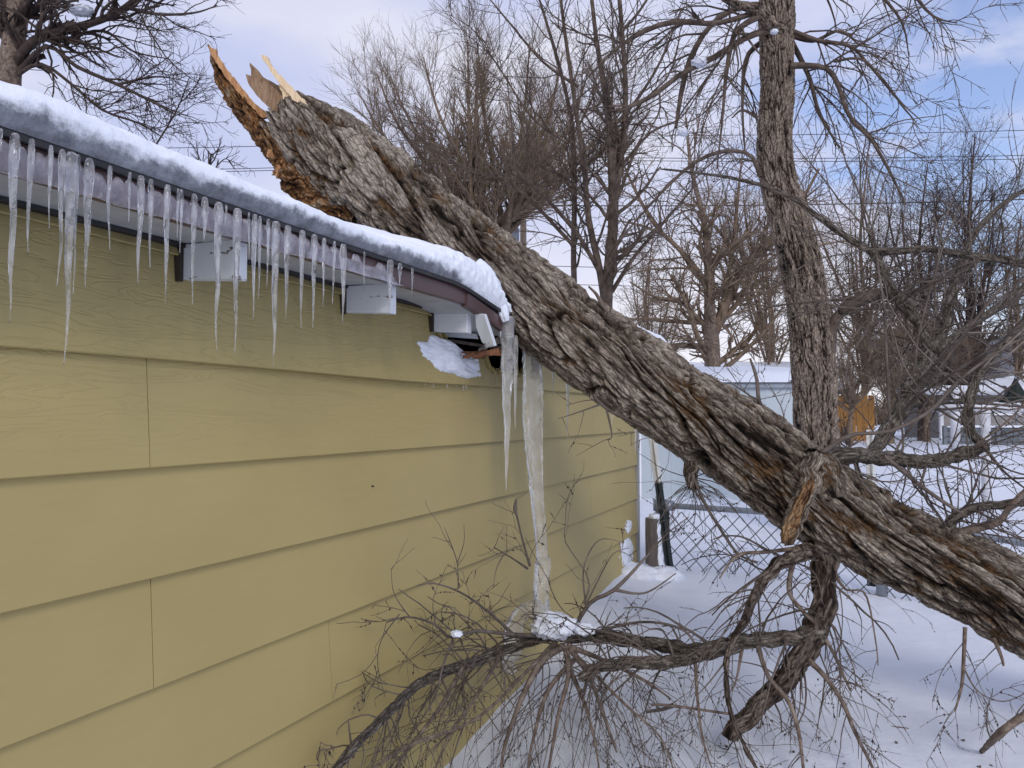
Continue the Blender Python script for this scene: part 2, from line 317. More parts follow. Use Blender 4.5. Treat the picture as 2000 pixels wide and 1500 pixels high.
M_TWIGR = m_bark('brown_twig', [(.3, (.10, .072, .052)), (.5, (.185, .138, .10)), (.75, (.29, .23, .175))], False, None, 60, 3, bs=.1)
M_PALE = simple('fresh_split_wood', (.58, .42, .24), (.74, .58, .37), 14, .7, .5, .004, (6, 6, .8))
M_TORN = simple('torn_brown_wood', (.17, .095, .05), (.36, .235, .14), 20, .85, .8, .008, (5, 5, .7))
M_ORNG = simple('orange_wood', (.30, .13, .05), (.60, .34, .15), 16, .8, .8, .006, (4, 4, .8))
def m_ice(name, rough=.12, trans=.9, col=(.93, .95, .98), bs=.5, sc=60):
    m, t, b = nmat(name); v = coords(t, (1, 1, .6)); b.inputs['Base Color'].default_value = (*col, 1)
    b.inputs['IOR'].default_value = 1.31; b.inputs['Roughness'].default_value = rough
    n = noise(t, v, sc*.6, 4, .7); t.links.new(ramp(t, n, [(.35, (trans,)*3), (.75, (trans*.72,)*3)]), b.inputs['Transmission Weight'])
    bump(t, b, noise(t, v, sc, 3), bs, .004); return m
M_ICE = m_ice('clear_ice', .045, 1.0, (.97, .98, 1.0), .7, 70); M_FROST = m_ice('milky_ice', .14, .93, (.93, .93, .92), 1.0, 38)
M_CRUST = m_ice('frosted_crust', .26, .93, (.88, .85, .91), 1.0, 60)
M_GALV = simple('galvanised_steel', (.20, .23, .27), (.32, .35, .40), 12, .45, .2, .002, metal=.4)
M_POSTK = simple('black_post_paint', (.008, .014, .014), (.02, .03, .03), 12, .5)
M_POSTW = simple('pale_post_paint', (.55, .55, .52), (.72, .72, .70), 20, .6)
M_WOODG = simple('weathered_wood', (.06, .05, .045), (.15, .125, .11), 14, .9, .8, .006, (3, 3, .5))
# ------------------------------------------------------------------ snow ground
def ss(x, a, b): t = np.clip((np.asarray(x, float)-a)/(b-a), 0, 1); return t*t*(3-2*t)
def gz(x, y):
    x = np.asarray(x, float); y = np.asarray(y, float); p = np.stack([x, y, 0*x], -1)
    z = .19*ss(y, 2.6, 6.2)+.035*pn(p*.7, 1)+.018*pn(p*1.9, 2)+.006*pn(p*6, 3)
    z = z+.10*np.exp(-np.clip(x, 0, 9)/.28)*ss(y, 3.6, 5.8)+.05*np.exp(-((x-.9)**2+(y-6.4)**2)/.5)
    far = np.hypot(x, y); return z+.55*ss(y, 11.8, 18)+.5*pn(p*.03, 5)*ss(far, 25, 90)
def axis(c, near, far, n1, n2):
    a = np.linspace(-near, near, n1); b = near*(far/near)**(np.arange(1, n2+1)/n2); return np.concatenate([-b[::-1], a, b])+c
gx, gy = axis(1.8, 4.5, 320, 190, 34), axis(4.5, 5.5, 330, 230, 34)
X, Y = np.meshgrid(gx, gy, indexing='ij'); Z = gz(X, Y); m_, n_ = X.shape
i = np.arange(m_-1)[:, None]*n_; j = np.arange(n_-1)[None]
tag(mk('snowy_ground', np.stack([X, Y, Z], -1), np.stack([i+j, i+n_+j, i+n_+j+1, i+j+1], -1).reshape(-1, 4), M_SNOW), 'smooth snow covering the yard', None, None, 'structure')
# ------------------------------------------------------------------ garage
YE = 6.27; YB = -3.2
gar = thing('garage', 'yellow lap-sided garage with brown fascia and a snow-loaded roof', 'garage', (-1.5, 2, 0))
LAP = [EYE+.14+.27*k for k in range(-7, 3)]
mb = MB(); jr = random.Random(4)
joints = {-1: [1.445, 5.1], -2: [-.5, 3.9], -3: [1.47, 5.05], -4: [2.2], -5: [.35, 4.3], 0: [-1.2, 4.6], 1: [.8], -6: [1.5], -7: [3], -8: [2]}
for k in range(-8, 3):
    # the course whose lower edge is at z0
    z0 = EYE+.14+.27*(k); z1 = z0+.278
    js = [YB]+joints.get(k, [])+[YE]
    top_cut = None
    for a, b_ in zip(js[:-1], js[1:]):
        a2, b2_ = a+.0012, b_-.0012; n = max(4, int((b2_-a2)/(.06 if k < 0 else .02))); ys = np.linspace(a2, b2_, n)
        wob = .0035*pn(np.stack([ys*1.1, ys*0+k*3.3, ys*0], -1), 4)+.0012*pn(np.stack([ys*5, ys*0+k, ys*0], -1), 6)
        sag = -.010*np.exp(-((ys-2.7)/.7)**2) if k == 0 else 0*ys
        out = (.012*np.exp(-((ys-2.6)/.8)**2) if k == 0 else 0*ys)
        zt = np.full_like(ys, min(z1, EYE+.452))
        if k >= 0:                   # crushed away under the trunk
            lim = EYE+.452-(.115+.10*ss(ys, 2.95, 3.2)+.05*pn(np.stack([ys*14, ys*0, ys*0], -1), 8)+.03*pn(np.stack([ys*41, ys*0, ys*0], -1), 9))*ss(ys, 2.83, 2.92)*(1-ss(ys, 4.0, 4.1)); zt = np.minimum(zt, lim)
        if zt.max() <= z0: continue
        V = []
        for y, w, s_, t_, o_ in zip(ys, wob, sag, zt, out):
            zb = min(z0+s_+w*.4, t_-.001)
            tw = .010*(y-a)*0; V += [(.001, y, zb+.012), (.012+w+o_, y, zb+.010), (.019+w+o_, y, zb), (.0225+w+o_, y, zb+.003), (.003, y, t_), (-.004, y, t_)]
        F = []
        for q in range(n-1):
            for e in range(6): F.append((q*6+e, q*6+(e+1) % 6, (q+1)*6+(e+1) % 6, (q+1)*6+e))
        F += [(5, 4, 3, 2, 1, 0), tuple((n-1)*6+e for e in range(6))]; mb.add(V, F)
mb.build('siding', M_SID, gar)
# hidden walls, slab of the roof
RZ = EYE+.505                      # drip edge height
def sagz(y): return -.062*ss(y, 2.62, 3.22)*(1-ss(y, 3.9, 4.6))
PITCH = .25
mb = MB(); mb.box((-5.0, YB, -.3), (-4.9, YE-.01, EYE+.45)); mb.box((-4.9, YE-.09, -.3), (-.01, YE-.012, EYE+.45)); mb.box((-4.9, YB, -.3), (-.01, YB+.08, EYE+.45))
for y0, y1 in ((YB, 2.86), (4.05, YE-.1)): mb.box((-.03, y0, -.3), (-.006, y1, EYE+.44))
mb.box((-.03, 2.86, -.3), (-.006, 4.05, EYE+.19))
mb.add([(-4.9, YE-.05, EYE+.45), (-.0, YE-.05, EYE+.45), (-2.45, YE-.05, RZ+.6)], [(0, 1, 2)])
mb.build('wall', M_SID, gar)
ys = np.linspace(YB-.1, YE+.12, 120); V = []; F = []
for y in ys:
    s_ = float(sagz(y))
    V += [(.214, y, RZ+s_-.008), (-2.45, y, RZ+s_*.2+PITCH*2.68), (-5.1, y, RZ), (-5.1, y, RZ-.03), (-2.45, y, RZ+s_*.2+PITCH*2.68-.03), (.214, y, RZ+s_-.03)]
for q in range(len(ys)-1):
    for e in range(6): F.append((q*6+e, q*6+(e+1) % 6, (q+1)*6+(e+1) % 6, (q+1)*6+e))
F += [(0, 1, 4, 5), (1, 2, 3, 4)]
mk('roof', V, F, M_SHING, gar, False)
def strip(name, mat, prof, y0, y1, n=60, dz=lambda y: 0, dx=lambda y: 0, parent=gar):
    ys = np.linspace(y0, y1, n); k = len(prof); V = [(x+float(dx(y)), y, z+float(dz(y))) for y in ys for x, z in prof]
    F = [(q*k+e, q*k+(e+1) % k, (q+1)*k+(e+1) % k, (q+1)*k+e) for q in range(n-1) for e in range(k)]+[tuple(range(k))[::-1], tuple((n-1)*k+e for e in range(k))]
    return mk(name, V, F, mat, parent, False)
FZ = EYE+.437
strip('fascia', M_FASC, [(.222, RZ-.012), (.222, FZ), (.216, FZ-.003), (.200, FZ-.003), (.200, FZ+.004), (.214, FZ+.003), (.214, RZ-.012)], YB, 2.79, 40)
strip('fascia', M_FASC, [(.229, RZ-.016), (.229, FZ+.004), (.223, FZ), (.204, FZ), (.204, RZ-.016)], 2.775, 3.26, 24, lambda y: sagz(y)-.015*ss(y, 2.78, 3.3), lambda y: -.02*ss(y, 3.05, 3.26))
strip('fascia', M_FASC, [(.222, RZ-.012), (.222, FZ), (.200, FZ), (.200, RZ-.012)], 3.95, YE+.1, 30, sagz)
strip('drip_edge', M_DRIP, [(.236, RZ+.004), (.240, RZ-.002), (.239, RZ-.012), (.234, RZ-.014), (.231, RZ-.010), (.20, RZ-.007), (.20, RZ+.002)], YB, 3.20, 90, sagz)
strip('drip_edge', M_DRIP, [(.236, RZ+.004), (.240, RZ-.002), (.239, RZ-.012), (.234, RZ-.014), (.231, RZ-.010), (.20, RZ-.007), (.20, RZ+.002)], 4.0, YE+.12, 40, sagz)
strip('soffit', M_WHITE, [(.198, FZ+.001), (.198, FZ+.014), (.0, FZ+.022), (.0, FZ+.008)], YB, 3.30, 60, lambda y: sagz(y)-.015*ss(y, 2.78, 3.3))
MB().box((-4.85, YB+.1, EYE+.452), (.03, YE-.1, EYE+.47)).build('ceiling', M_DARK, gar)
strip('soffit', M_WHITE, [(.198, FZ+.001), (.198, FZ+.014), (.0, FZ+.022), (.0, FZ+.008)], 4.1, YE, 30)
strip('frieze', M_DRIP, [(.030, FZ+.006), (.030, FZ-.004), (.012, FZ-.006), (.006, FZ+.006)], YB, 2.86, 40)  # trim coloured near-black to paint in the shadow above the wall
def rafter(y, cut=0.0, dz=0, rot=0):
    mb = MB(); h0, h1 = EYE+.352+dz, EYE+.339+dz; y0, y1 = y-.021, y+.021; top = FZ+.004
    V = [(.0-.02, y0, h0+.003), (.196-cut, y0, h1), (.196-cut, y0, top), (-.02, y0, top), (-.02, y1, h0+.003), (.196-cut, y1, h1), (.196-cut, y1, top), (-.02, y1, top)]
    mb.add(V, [(0,1,2,3),(7,6,5,4),(0,4,5,1),(1,5,6,2),(2,6,7,3),(3,7,4,0)]); return mb.build('rafter_tail', M_CHIP, gar, False, .003)
for y in (-1.35, -.62, .11, .83, 1.56, 2.28, 4.9, 5.6): rafter(y)
rafter(2.90, .02, -.005)
for y in (1.56, 2.28, .83, .11, 2.90): MB().box((-.028, y-.034, EYE+.344), (.025, y-.0225, FZ)).build('rafter_gap_shade', M_DARK, gar)  # dark strips standing in for the shadowed gap beside each rafter
M_RED = simple('broken_red_wood', (.05, .02, .012), (.34, .14, .06), 45, .85, .8, .006)
# splintered blocks below the crushed eave
def wedge(name, mat, a, b, w0, w1, th, seed, parent=gar, up=(0, 0, 1)):   # a torn plank from a to b
    a, b = np.array(a), np.array(b); d = b-a; L = np.linalg.norm(d); d /= L; s_ = np.cross(d, up); s_ /= np.linalg.norm(s_); u = np.cross(s_, d); r_ = np.random.default_rng(seed)
    n = 26; V = []; F = []
    ed = r_.uniform(0, 1, 9)
    for q in range(n):
        t = q/(n-1); w = w0+(w1-w0)*t; w *= 1+.16*r_.normal(); th_ = th*(1+.15*r_.normal())*(1-.6*t)
        c = a+d*L*t+u*.06*w0*r_.normal()
        V += [c-u*w-s_*th_, c+u*w-s_*th_, c+u*w+s_*th_, c-u*w+s_*th_]
    for q in range(n-1):
        for e in range(4): F.append((q*4+e, q*4+(e+1) % 4, (q+1)*4+(e+1) % 4, (q+1)*4+e))
    F += [(3, 2, 1, 0), tuple((n-1)*4+e for e in range(4))]; return mk(name, V, F, mat, parent, False)
def plank(name, mat, pxs, D, th, parent=gar, bev=.002):      # flat board given by its outline
    q = [P(a, b, D if np.isscalar(D) else D[k]) for k, (a, b) in enumerate(pxs)]; n = np.cross(q[1]-q[0], q[2]-q[0]); n /= np.linalg.norm(n); m = len(q)
    V = [p for p in q]+[p+n*th for p in q]; F = [tuple(range(m)), tuple(range(2*m-1, m-1, -1))]+[(e, e+m, (e+1) % m+m, (e+1) % m) for e in range(m)]
    mb = MB(); mb.add(V, F); return mb.build(name, mat, parent, False, bev)
plank('broken_board', M_CHIP, [(927, 612), (946, 614), (958, 650), (966, 676), (950, 679), (941, 668), (930, 640)], [3.22, 3.2, 3.2, 3.2, 3.25, 3.25, 3.25], .02)
plank('broken_board', M_CHIP, [(868, 646), (930, 652), (935, 662), (872, 658)], 3.52, .02)
plank('broken_board', M_WOODG, [(866, 660), (962, 676), (985, 676), (985, 684), (870, 668)], 3.56, .02)
wedge('wood_splinter', M_RED, P(905, 697, 3.45), P(975, 686, 3.42), .008, .014, .008, 1)
wedge('wood_splinter', M_RED, P(978, 690, 3.5), P(900, 688, 3.45), .012, .003, .006, 2)
wedge('wood_splinter', M_WOODG, P(984, 660, 3.5), P(935, 684, 3.4), .018, .005, .006, 3)
wedge('wood_splinter', M_RED, P(985, 684, 3.55), P(925, 700, 3.44), .011, .004, .008, 5)
strip('corner_trim', M_TRIM, [(.030, -.2), (.030, EYE+.44), (-.02, EYE+.44), (-.02, -.2)], YE+.003, YE+.045, 2)
for y, z in ((1.452, EYE-.118), (2.44, EYE-.255)): MB().tube([(.0, y, z), (.0215, y, z)], .0028, 8).build('nail', M_DRIP, gar)
# ------------------------------------------------------------------ roof snow (a slab with a bulging icy face)
def roof_snow(name, label, y0, y1, thick, n, seed, lip=None):
    ys = np.linspace(y0, y1, n); K = 64; V = np.zeros((n, K, 3)); h = np.zeros((n, K))
    for q, y in enumerate(ys):
        e0 = np.clip((y-y0)/.10, 0, 1) if y0 > 0 else 1; e1 = np.clip((y1-y)/.12, 0, 1); en = math.sqrt(max(0, 1-(1-e0)**2))*math.sqrt(max(0, 1-(1-e1)**2))
        T = max(thick(y)*en, .004); s_ = float(sagz(y)); over = lip(y) if lip else 0
        t = np.linspace(0, 1, 22)            # face from the drip edge up round the shoulder
        x = .244+.018*np.sin(t*2.4)-.075*np.clip(t-.55, 0, 1)**2*5*(T/.1)*.6+over*.03; z = T*np.sin(t*np.pi/2)**.8 if False else T*(1-(1-t)**1.7)
        fx = .238+.022*np.sin(np.clip(t*3.3, 0, np.pi))**.7-.10*t**5; fz = T*(t**.85)
        bx = np.linspace(fx[-1], -2.45, K-22+1)[1:]; tt = (fx[-1]-bx); bz = T+PITCH*(tt)*1.0+.04*(1-np.exp(-tt/.35))
        xx = np.concatenate([fx, bx]); zz = np.concatenate([fz, bz]); V[q, :, 0] = xx; V[q, :, 1] = y; V[q, :, 2] = RZ+s_*np.exp(-np.clip(.24-xx, 0, 9)/.8)+zz-.008*over
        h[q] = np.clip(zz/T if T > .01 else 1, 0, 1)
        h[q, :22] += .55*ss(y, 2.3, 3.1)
    nn = fbm(V*np.array([7, 4.5, 7]), 4, seed)*.007+fbm(V*40, 3, seed+5)*(.0022+.0055*ss(ys, 2.2, 2.8)[:, None])
    amp = np.ones(K); amp[:3] = [0, .3, .7]; V[..., 0] += nn*amp*np.where(np.arange(K) < 26, 1, .2); V[..., 2] += nn*amp*.8
    V[..., 2] = np.maximum(V[..., 2], RZ+.002+np.array([float(sagz(y)) for y in ys])[:, None])
    i = np.arange(n-1)[:, None]*K; j = np.arange(K-1)[None]; F = np.stack([i+j, i+j+1, i+K+j+1, i+K+j], -1).reshape(-1, 4)
    o = mk(name, V, F[:, ::-1].copy(), M_RSNOW, None, True, h); return tag(o, label, 'snow')
def thk(y): return .100+.012*math.sin(y*2.1)+.058*float(ss(y, 2.35, 2.70))-.075*float(ss(y, 2.90, 3.12))
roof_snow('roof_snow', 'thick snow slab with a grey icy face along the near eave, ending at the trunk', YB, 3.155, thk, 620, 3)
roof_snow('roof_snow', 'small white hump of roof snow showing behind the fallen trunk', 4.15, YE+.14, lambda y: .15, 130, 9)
# snow that slumps over the end of the eave by the trunk
def blob(name, ctr, rad, mat, label=None, cat=None, rough=.18, seed=1, freq=9, parent=None, sub=4, flat=None, group=None):
    import bmesh
    bm = bmesh.new(); bmesh.ops.create_icosphere(bm, subdivisions=sub, radius=1); V = np.array([v.co[:] for v in bm.verts]); F = np.array([[v.index for v in f.verts] for f in bm.faces]); bm.free()
    rad = np.asarray(rad, float); n = fbm(V*rad/np.max(rad)*freq*.35, 4, seed); V = V*(1+rough*n[:, None])*rad
    if flat is not None: V[:, 2] = np.maximum(V[:, 2], -flat*rad[2])
    o = mk(name, V+np.asarray(ctr), F, mat, parent, True)
    if label: tag(o, label, cat, group)
    return o
tube_snow = np.array([list(P(925, 520, 3.40))+[.045], list(P(946, 540, 3.40))+[.045], list(P(964, 568, 3.40))+[.038], list(P(978, 598, 3.40))+[.026], list(P(988, 628, 3.40))+[.014]])
q = resample(tube_snow, 60); V, F, h = tube1(q[:, :3], q[:, 3], 36, lambda S, T, R_: ((fbm(np.stack([np.cos(T)*.04+S, np.sin(T)*.04, S], -1)*28, 4, 4)*.006), 0*S+1))
tag(mk('slumped_snow', V, F, M_SNOW, None, True), 'ragged snow sliding over the bent end of the fascia against the trunk', 'snow')
# frozen snow splash on the siding under the hole
c = WX(874, 696, .02)
V = []; nu, nv = 70, 40
U_, V_ = np.meshgrid(np.linspace(-1, 1, nu), np.linspace(-1, 1, nv), indexing='ij')
e = 1-np.sqrt((U_/(1.0))**2+(V_/(.95))**2)+.28*fbm(np.stack([U_*2, V_*2, 0*U_], -1), 4, 11); e = np.clip(e, 0, 1)
Yy = c[1]+.03+U_*.29; Zz = c[2]-U_*.034+V_*.075-.010; Xx = .012+.04*np.sqrt(e)+.004*fbm(np.stack([U_*8, V_*8, 0*U_], -1), 2, 2)*(e > 0)
i = np.arange(nu-1)[:, None]*nv; j = np.arange(nv-1)[None]; F = np.stack([i+j, i+nv+j, i+nv+j+1, i+j+1], -1).reshape(-1, 4)
keep = (e.ravel()[F] > .0).any(1); tag(mk('snow_splash', np.stack([Xx, Yy, Zz], -1), F[keep], M_SNOW, None, True), 'white snow patch stuck on the yellow siding below the broken rafter', 'snow')
for s_, (a, b, wy, wz) in enumerate(((1228, 1030, .12, .06), (1226, 1080, .22, .14))):
    c = WX(a, b, .02); e = np.clip(.8-np.sqrt(U_**2+V_**2)+.4*fbm(np.stack([U_*3, V_*3, 0*U_], -1), 4, 21+s_), 0, 1)
    keep = (e.ravel()[F] > 0).any(1)
    tag(mk('snow_splash', np.stack([.012+.02*np.sqrt(e), c[1]+U_*wy, c[2]+V_*wz], -1), F[keep], M_SNOW, None, True), ['thin upper snow smear on the siding near its far corner', 'larger lower snow smear at the far corner of the siding'][s_], 'snow')
# ------------------------------------------------------------------ icicles
ORD = 'first second third fourth fifth sixth seventh eighth ninth tenth eleventh twelfth thirteenth fourteenth fifteenth sixteenth seventeenth eighteenth nineteenth twentieth twenty-first twenty-second twenty-third twenty-fourth twenty-fifth twenty-sixth twenty-seventh twenty-eighth twenty-ninth thirtieth thirty-first thirty-second thirty-third thirty-fourth thirty-fifth thirty-sixth'.split()
def icicle(top, L, w, label, mat=M_ICE, seed=0, group='icicles along the garage eave', nside=14, blunt=.07, flat=1.0, nseg=None):
    n = nseg or int(max(16, L/.006)); t = np.linspace(0, 1, n); r_ = np.random.default_rng(100+seed)
    prof = (1-t)**.62*.5+.5*(1-t)**1.25; prof = np.where(t > .97, np.maximum(prof, blunt)*np.sqrt(np.clip((1-t)/.03, 0.02, 1)), np.maximum(prof, blunt*1.0))
    z = -L*t; rad = w/2*prof*(1+.045*np.sin(t*L*2*np.pi/.017+r_.uniform(0, 6)))*(1+.13*pn(np.stack([t*L*26, 0*t+seed*3.1, 0*t], -1), 1))
    top_ = np.minimum(t*L/.02, 1)**.5; rad = np.maximum(rad*(.55+.45*top_), .0008)
    p = np.stack([.004*pn(np.stack([t*L*9, 0*t+seed, 0*t], -1), 2)*t**.5, .005*pn(np.stack([t*L*9, 0*t+seed, 0*t+5], -1), 3)*t**.5-.01*L*t, z], -1)+np.asarray(top)
    V, F, h = tube1(p, rad, nside, lambda S, T, R_: (R_*.16*pn(np.stack([np.cos(T)*1.1+seed*2, np.sin(T)*1.1, S*22], -1), 5), 0*S), squash=flat)
    return tag(mk('icicle', V, F, mat, None, True), label, 'icicle', group)
z2 = [(4, 200, 330, 22), (80, 220, 1180, 45), (168, 255, 815, 32), (270, 285, 675, 22), (330, 400, 980, 30), (380, 330, 1400, 52), (412, 440, 1025, 24), (475, 350, 985, 45), (587, 390, 790, 22), (692, 415, 635, 18),
      (750, 430, 978, 35), (805, 455, 885, 26), (893, 480, 1080, 32), (947, 560, 730, 13), (965, 500, 805, 19), (1035, 520, 1080, 28), (1090, 530, 745, 36), (1165, 580, 1325, 38), (1205, 585, 680, 13),
      (1265, 600, 1340, 38), (1325, 690, 822, 13), (1358, 625, 1155, 28), (1385, 650, 1050, 18), (1430, 660, 980, 18), (1470, 670, 1415, 40), (1533, 690, 1160, 32), (1610, 710, 1210, 28)]
ice = [(a/2.727, 200+b/2.727, 200+c_/2.727, w/2.727) for a, b, c_, w in z2]
z4 = [(183, 210, 688, 30), (238, 220, 578, 20), (295, 235, 560, 18), (345, 240, 660, 34), (463, 290, 470, 11), (605, 330, 605, 34), (660, 345, 455, 22), (730, 350, 500, 13)]
ice += [(550+a/2.857, 400+b/2.857, 400+c_/2.857, w/2.857) for a, b, c_, w in z4]
ICY = []
for k, (a, b, c_, w) in enumerate(ice):
    T = WX(a, b, .262); T[2] = RZ-.012 if b < 500 or k > 3 else T[2]; Bm = WX(a, c_, .262); L = T[2]-Bm[2]; wd = w*(np.dot(T-CAM, FW))/FPX
    ICY.append((T[1], wd)); lng = 'long' if L > .33 else ('short' if L < .16 else 'medium-length'); fat = 'thick' if wd > .022 else ('thin' if wd < .013 else 'slender')
    icicle(T, L, wd*1.25, '%s %s clear icicle on the brown fascia, %s counted from the left' % (fat, lng, ORD[k]), seed=k)
# ice crust frozen over the fascia between the icicles
ys = np.arange(.35, 2.33, .004); K = 15
icy = np.array(ICY); topz = np.full(len(ys), .50)
for y, w in ICY: topz = np.maximum(topz, .97*np.exp(-((ys-y)/(w*1.3+.010))**2))
topz += .10*pn(np.stack([ys*30, 0*ys, 0*ys], -1), 3)+.10*ss(ys, 1.5, 2.0); fade = 1-ss(ys, 2.12, 2.32)
V = np.zeros((len(ys), K, 3)); lo = FZ-.006-.006*pn(np.stack([ys*14, 0*ys, 0*ys+2], -1), 4)
for q in range(K):
    t = q/(K-1); zt = lo+(RZ-.016-lo)*np.clip(topz, 0, 1)*fade
    V[:, q, 0] = .2245+(.006+.016*np.sin(np.pi*min(1, t*1.02))**.6)*fade+.004*pn(np.stack([ys*45, 0*ys+t*4, 0*ys], -1), 6)
    if q in (0, K-1): V[:, q, 0] = .2245
    V[:, q, 1] = ys; V[:, q, 2] = lo+(zt-lo)*t
back = V.copy(); back[..., 0] = .2235
nq = len(ys); i = np.arange(nq-1)[:, None]*K; j = np.arange(K-1)[None]; F1 = np.stack([i+j, i+K+j, i+K+j+1, i+j+1], -1).reshape(-1, 4)
F2 = F1[:, ::-1]+nq*K; a_ = np.arange(nq-1)*K; F3 = np.stack([a_, a_+nq*K, a_+K+nq*K, a_+K], -1); F4 = np.stack([a_+K-1, a_+2*K-1, a_+2*K-1+nq*K, a_+K-1+nq*K], -1)
tag(mk('ice_crust', np.vstack([V.reshape(-1, 3), back.reshape(-1, 3)]), np.vstack([F1, F2, F3, F4]), M_CRUST, None, True), 'lumpy translucent ice sheet frozen over the brown fascia behind the icicles', 'ice')
# tiny icicles below the first lap
for k, (a, w, l) in enumerate(((832, 4, 7), (847, 4, 11), (873, 4, 7), (893, 4, 5), (905, 5, 11), (910, 4, 10))):
    T = WX(a, 742+(a-832)*.09, .034); T[2] = LAP[7]-.002+(-.010*math.exp(-((T[1]-2.7)/.7)**2)); D = np.dot(T-CAM, FW)
    icicle(T, l*D/FPX, w*D/FPX, 'tiny icicle under the first siding lap below the snow patch, %s from its left' % ORD[k], seed=200+k, group='tiny icicles under the siding lap')
# big ones by the trunk
def bigice(a, b, c_, w, x, label, seed, mat=M_FROST, grp='large icicles beside the trunk', **k):
    T = WX(a, b, x); Bm = WX(a, c_, x); D = np.dot(T-CAM, FW); return icicle(T, T[2]-Bm[2], w*D/FPX, label, mat, seed, grp, **k)
bigice(991, 618, 957, 30, .235, 'long milky icicle hanging from the bent fascia end, left of the ice column', 300, nside=20)
bigice(1007, 655, 838, 12, .22, 'narrow milky icicle fused just right of the long milky one', 301)
bigice(1081, 690, 772, 9, .235, 'short slim icicle under the trunk, just right of the ice column', 302)
bigice(1094, 700, 748, 6, .235, 'tiny slim icicle below the trunk between two longer ones', 303)
bigice(1109, 700, 860, 10, .235, 'slim pale icicle below the trunk against the far yellow siding', 304)
bigice(1195, 750, 832, 6, .235, 'small thin icicle below the trunk near the far corner of the siding', 305)
bigice(1241, 770, 884, 9, .235, 'pale icicle in front of the grey corner trim', 306)
bigice(1271, 770, 936, 12, .235, 'long pale icicle in front of the white shed, by the leaning post', 307)
# ice column: a wavering sheet from the eave to the branches
c = [(1038, 672, 3.72, 34), (1041, 760, 3.73, 36), (1042, 850, 3.74, 34), (1046, 930, 3.75, 27), (1052, 1010, 3.75, 24), (1058, 1085, 3.75, 27), (1060, 1100, 3.75, 38), (1058, 1160, 3.73, 38), (1060, 1215, 3.70, 46)]
c = np.array([list(P(a, b, d))+[w/2*d/FPX] for a, b, d, w in c]); q = resample(c, 220)
V, F, h = tube1(q[:, :3], q[:, 3], 40, lambda S, T, R_: (R_*(.28*pn(np.stack([np.cos(T)*1.3, np.sin(T)*1.3, S*3.0], -1), 3)+.12*pn(np.stack([np.cos(T)*3, np.sin(T)*3, S*30], -1), 5)+.18*np.cos(2*T+S*3)), 0*S), squash=.6)
tag(mk('ice_column', V, F, M_FROST, None, True), 'tall thick frozen meltwater column reaching from the eave down to the branches', 'ice')
for k, (lab, c) in enumerate((('curved milky ice lump frozen to the siding left of the ice column foot', [(1056, 1188, 3.74, 34), (1028, 1192, 3.80, 30), (1008, 1212, 3.84, 32), (1000, 1250, 3.84, 34), (1002, 1290, 3.84, 20)]),
          ('drooping milky ice frozen to the siding below the branch', [(1000, 1240, 3.72, 26), (1004, 1270, 3.72, 30), (990, 1292, 3.70, 24), (1003, 1312, 3.72, 16)]))):
    c = np.array([list(P(a, b, d))+[w/2*d/FPX] for a, b, d, w in c]); q = resample(c, 50)
    V, F, h = tube1(q[:, :3], q[:, 3], 20, lambda S, T, R_: (R_*.3*pn(np.stack([np.cos(T)*1.3, np.sin(T)*1.3, S*12], -1), 3), 0*S)); tag(mk('ice_lump', V, F, M_FROST, None, True), lab, 'ice')
# ------------------------------------------------------------------ fallen tree
fal = thing('fallen_tree', 'thick fallen tree with a splintered end lying across the garage eave', 'tree', P(2100, 1240, 3.3))
def bark_disp(big, mid, twist, sc=1.0, seed=0, deep=1.0):
    def f(S, T, R_):
        rm = R_.mean(); t2 = T+twist*S
        def q(fr, st, s=0): return np.stack([np.cos(t2)*rm*fr, np.sin(t2)*rm*fr, S*fr/st+s], -1)
        w = q(5*sc, 3.0); wx = fbm(w, 3, seed+20)
        qb = q(10*sc, 9)+np.stack([wx, -wx, wx*.4], -1)*.75
        a = np.abs(pn(qb, seed)); a = np.clip(a*5.5, 0, 1)                 # long braided ribs
        qm = q(22*sc, 9.0)+np.stack([wx, wx, 0*wx], -1)*1.3; f1, e, idv = voro(qm, seed+3); m_ = np.clip(e*4.5, 0, 1)
        fi = .75*fbm(q(95*sc, 14.0)+wx[..., None]*1.2, 2, seed+9)+.6*fbm(q(55*sc, 2.2), 3, seed+10); lo = fbm(q(3.2*sc, 3), 2, seed+7)
        g1, e2, id2 = voro(q(50*sc, 8)+np.stack([wx, -wx, 0*wx], -1)*2.2, seed+31); m2 = np.clip(e2*5, 0, 1)
        cr = 1-np.clip(np.abs(pn(q(30*sc, .9)+wx[..., None]*1.5, seed+41))*7, 0, 1)      # cross cracks
        h = .40*a+.24*m_+.18*m2+.14*(idv-.5)+.10*(id2-.5)+.24*fi-.03*cr+.06*lo
        k = h.ravel().argsort().argsort().reshape(h.shape)/h.size
        d = big*(a-.62)+mid*(m_-.5)*(.5+.5*a)+mid*.8*(idv-.5)+mid*.45*(m2-.5)+mid*.35*(id2-.5)+.30*mid*fi-.04*mid*cr+big*.55*lo
        return d*deep, np.clip(.08+.92*k, 0, 1)
    return f
def pxtube(ctrl, nseg):
    c = np.array([list(P(a, b, d))+[w/2*d/FPX] for a, b, d, w in ctrl]); return resample(c, nseg)
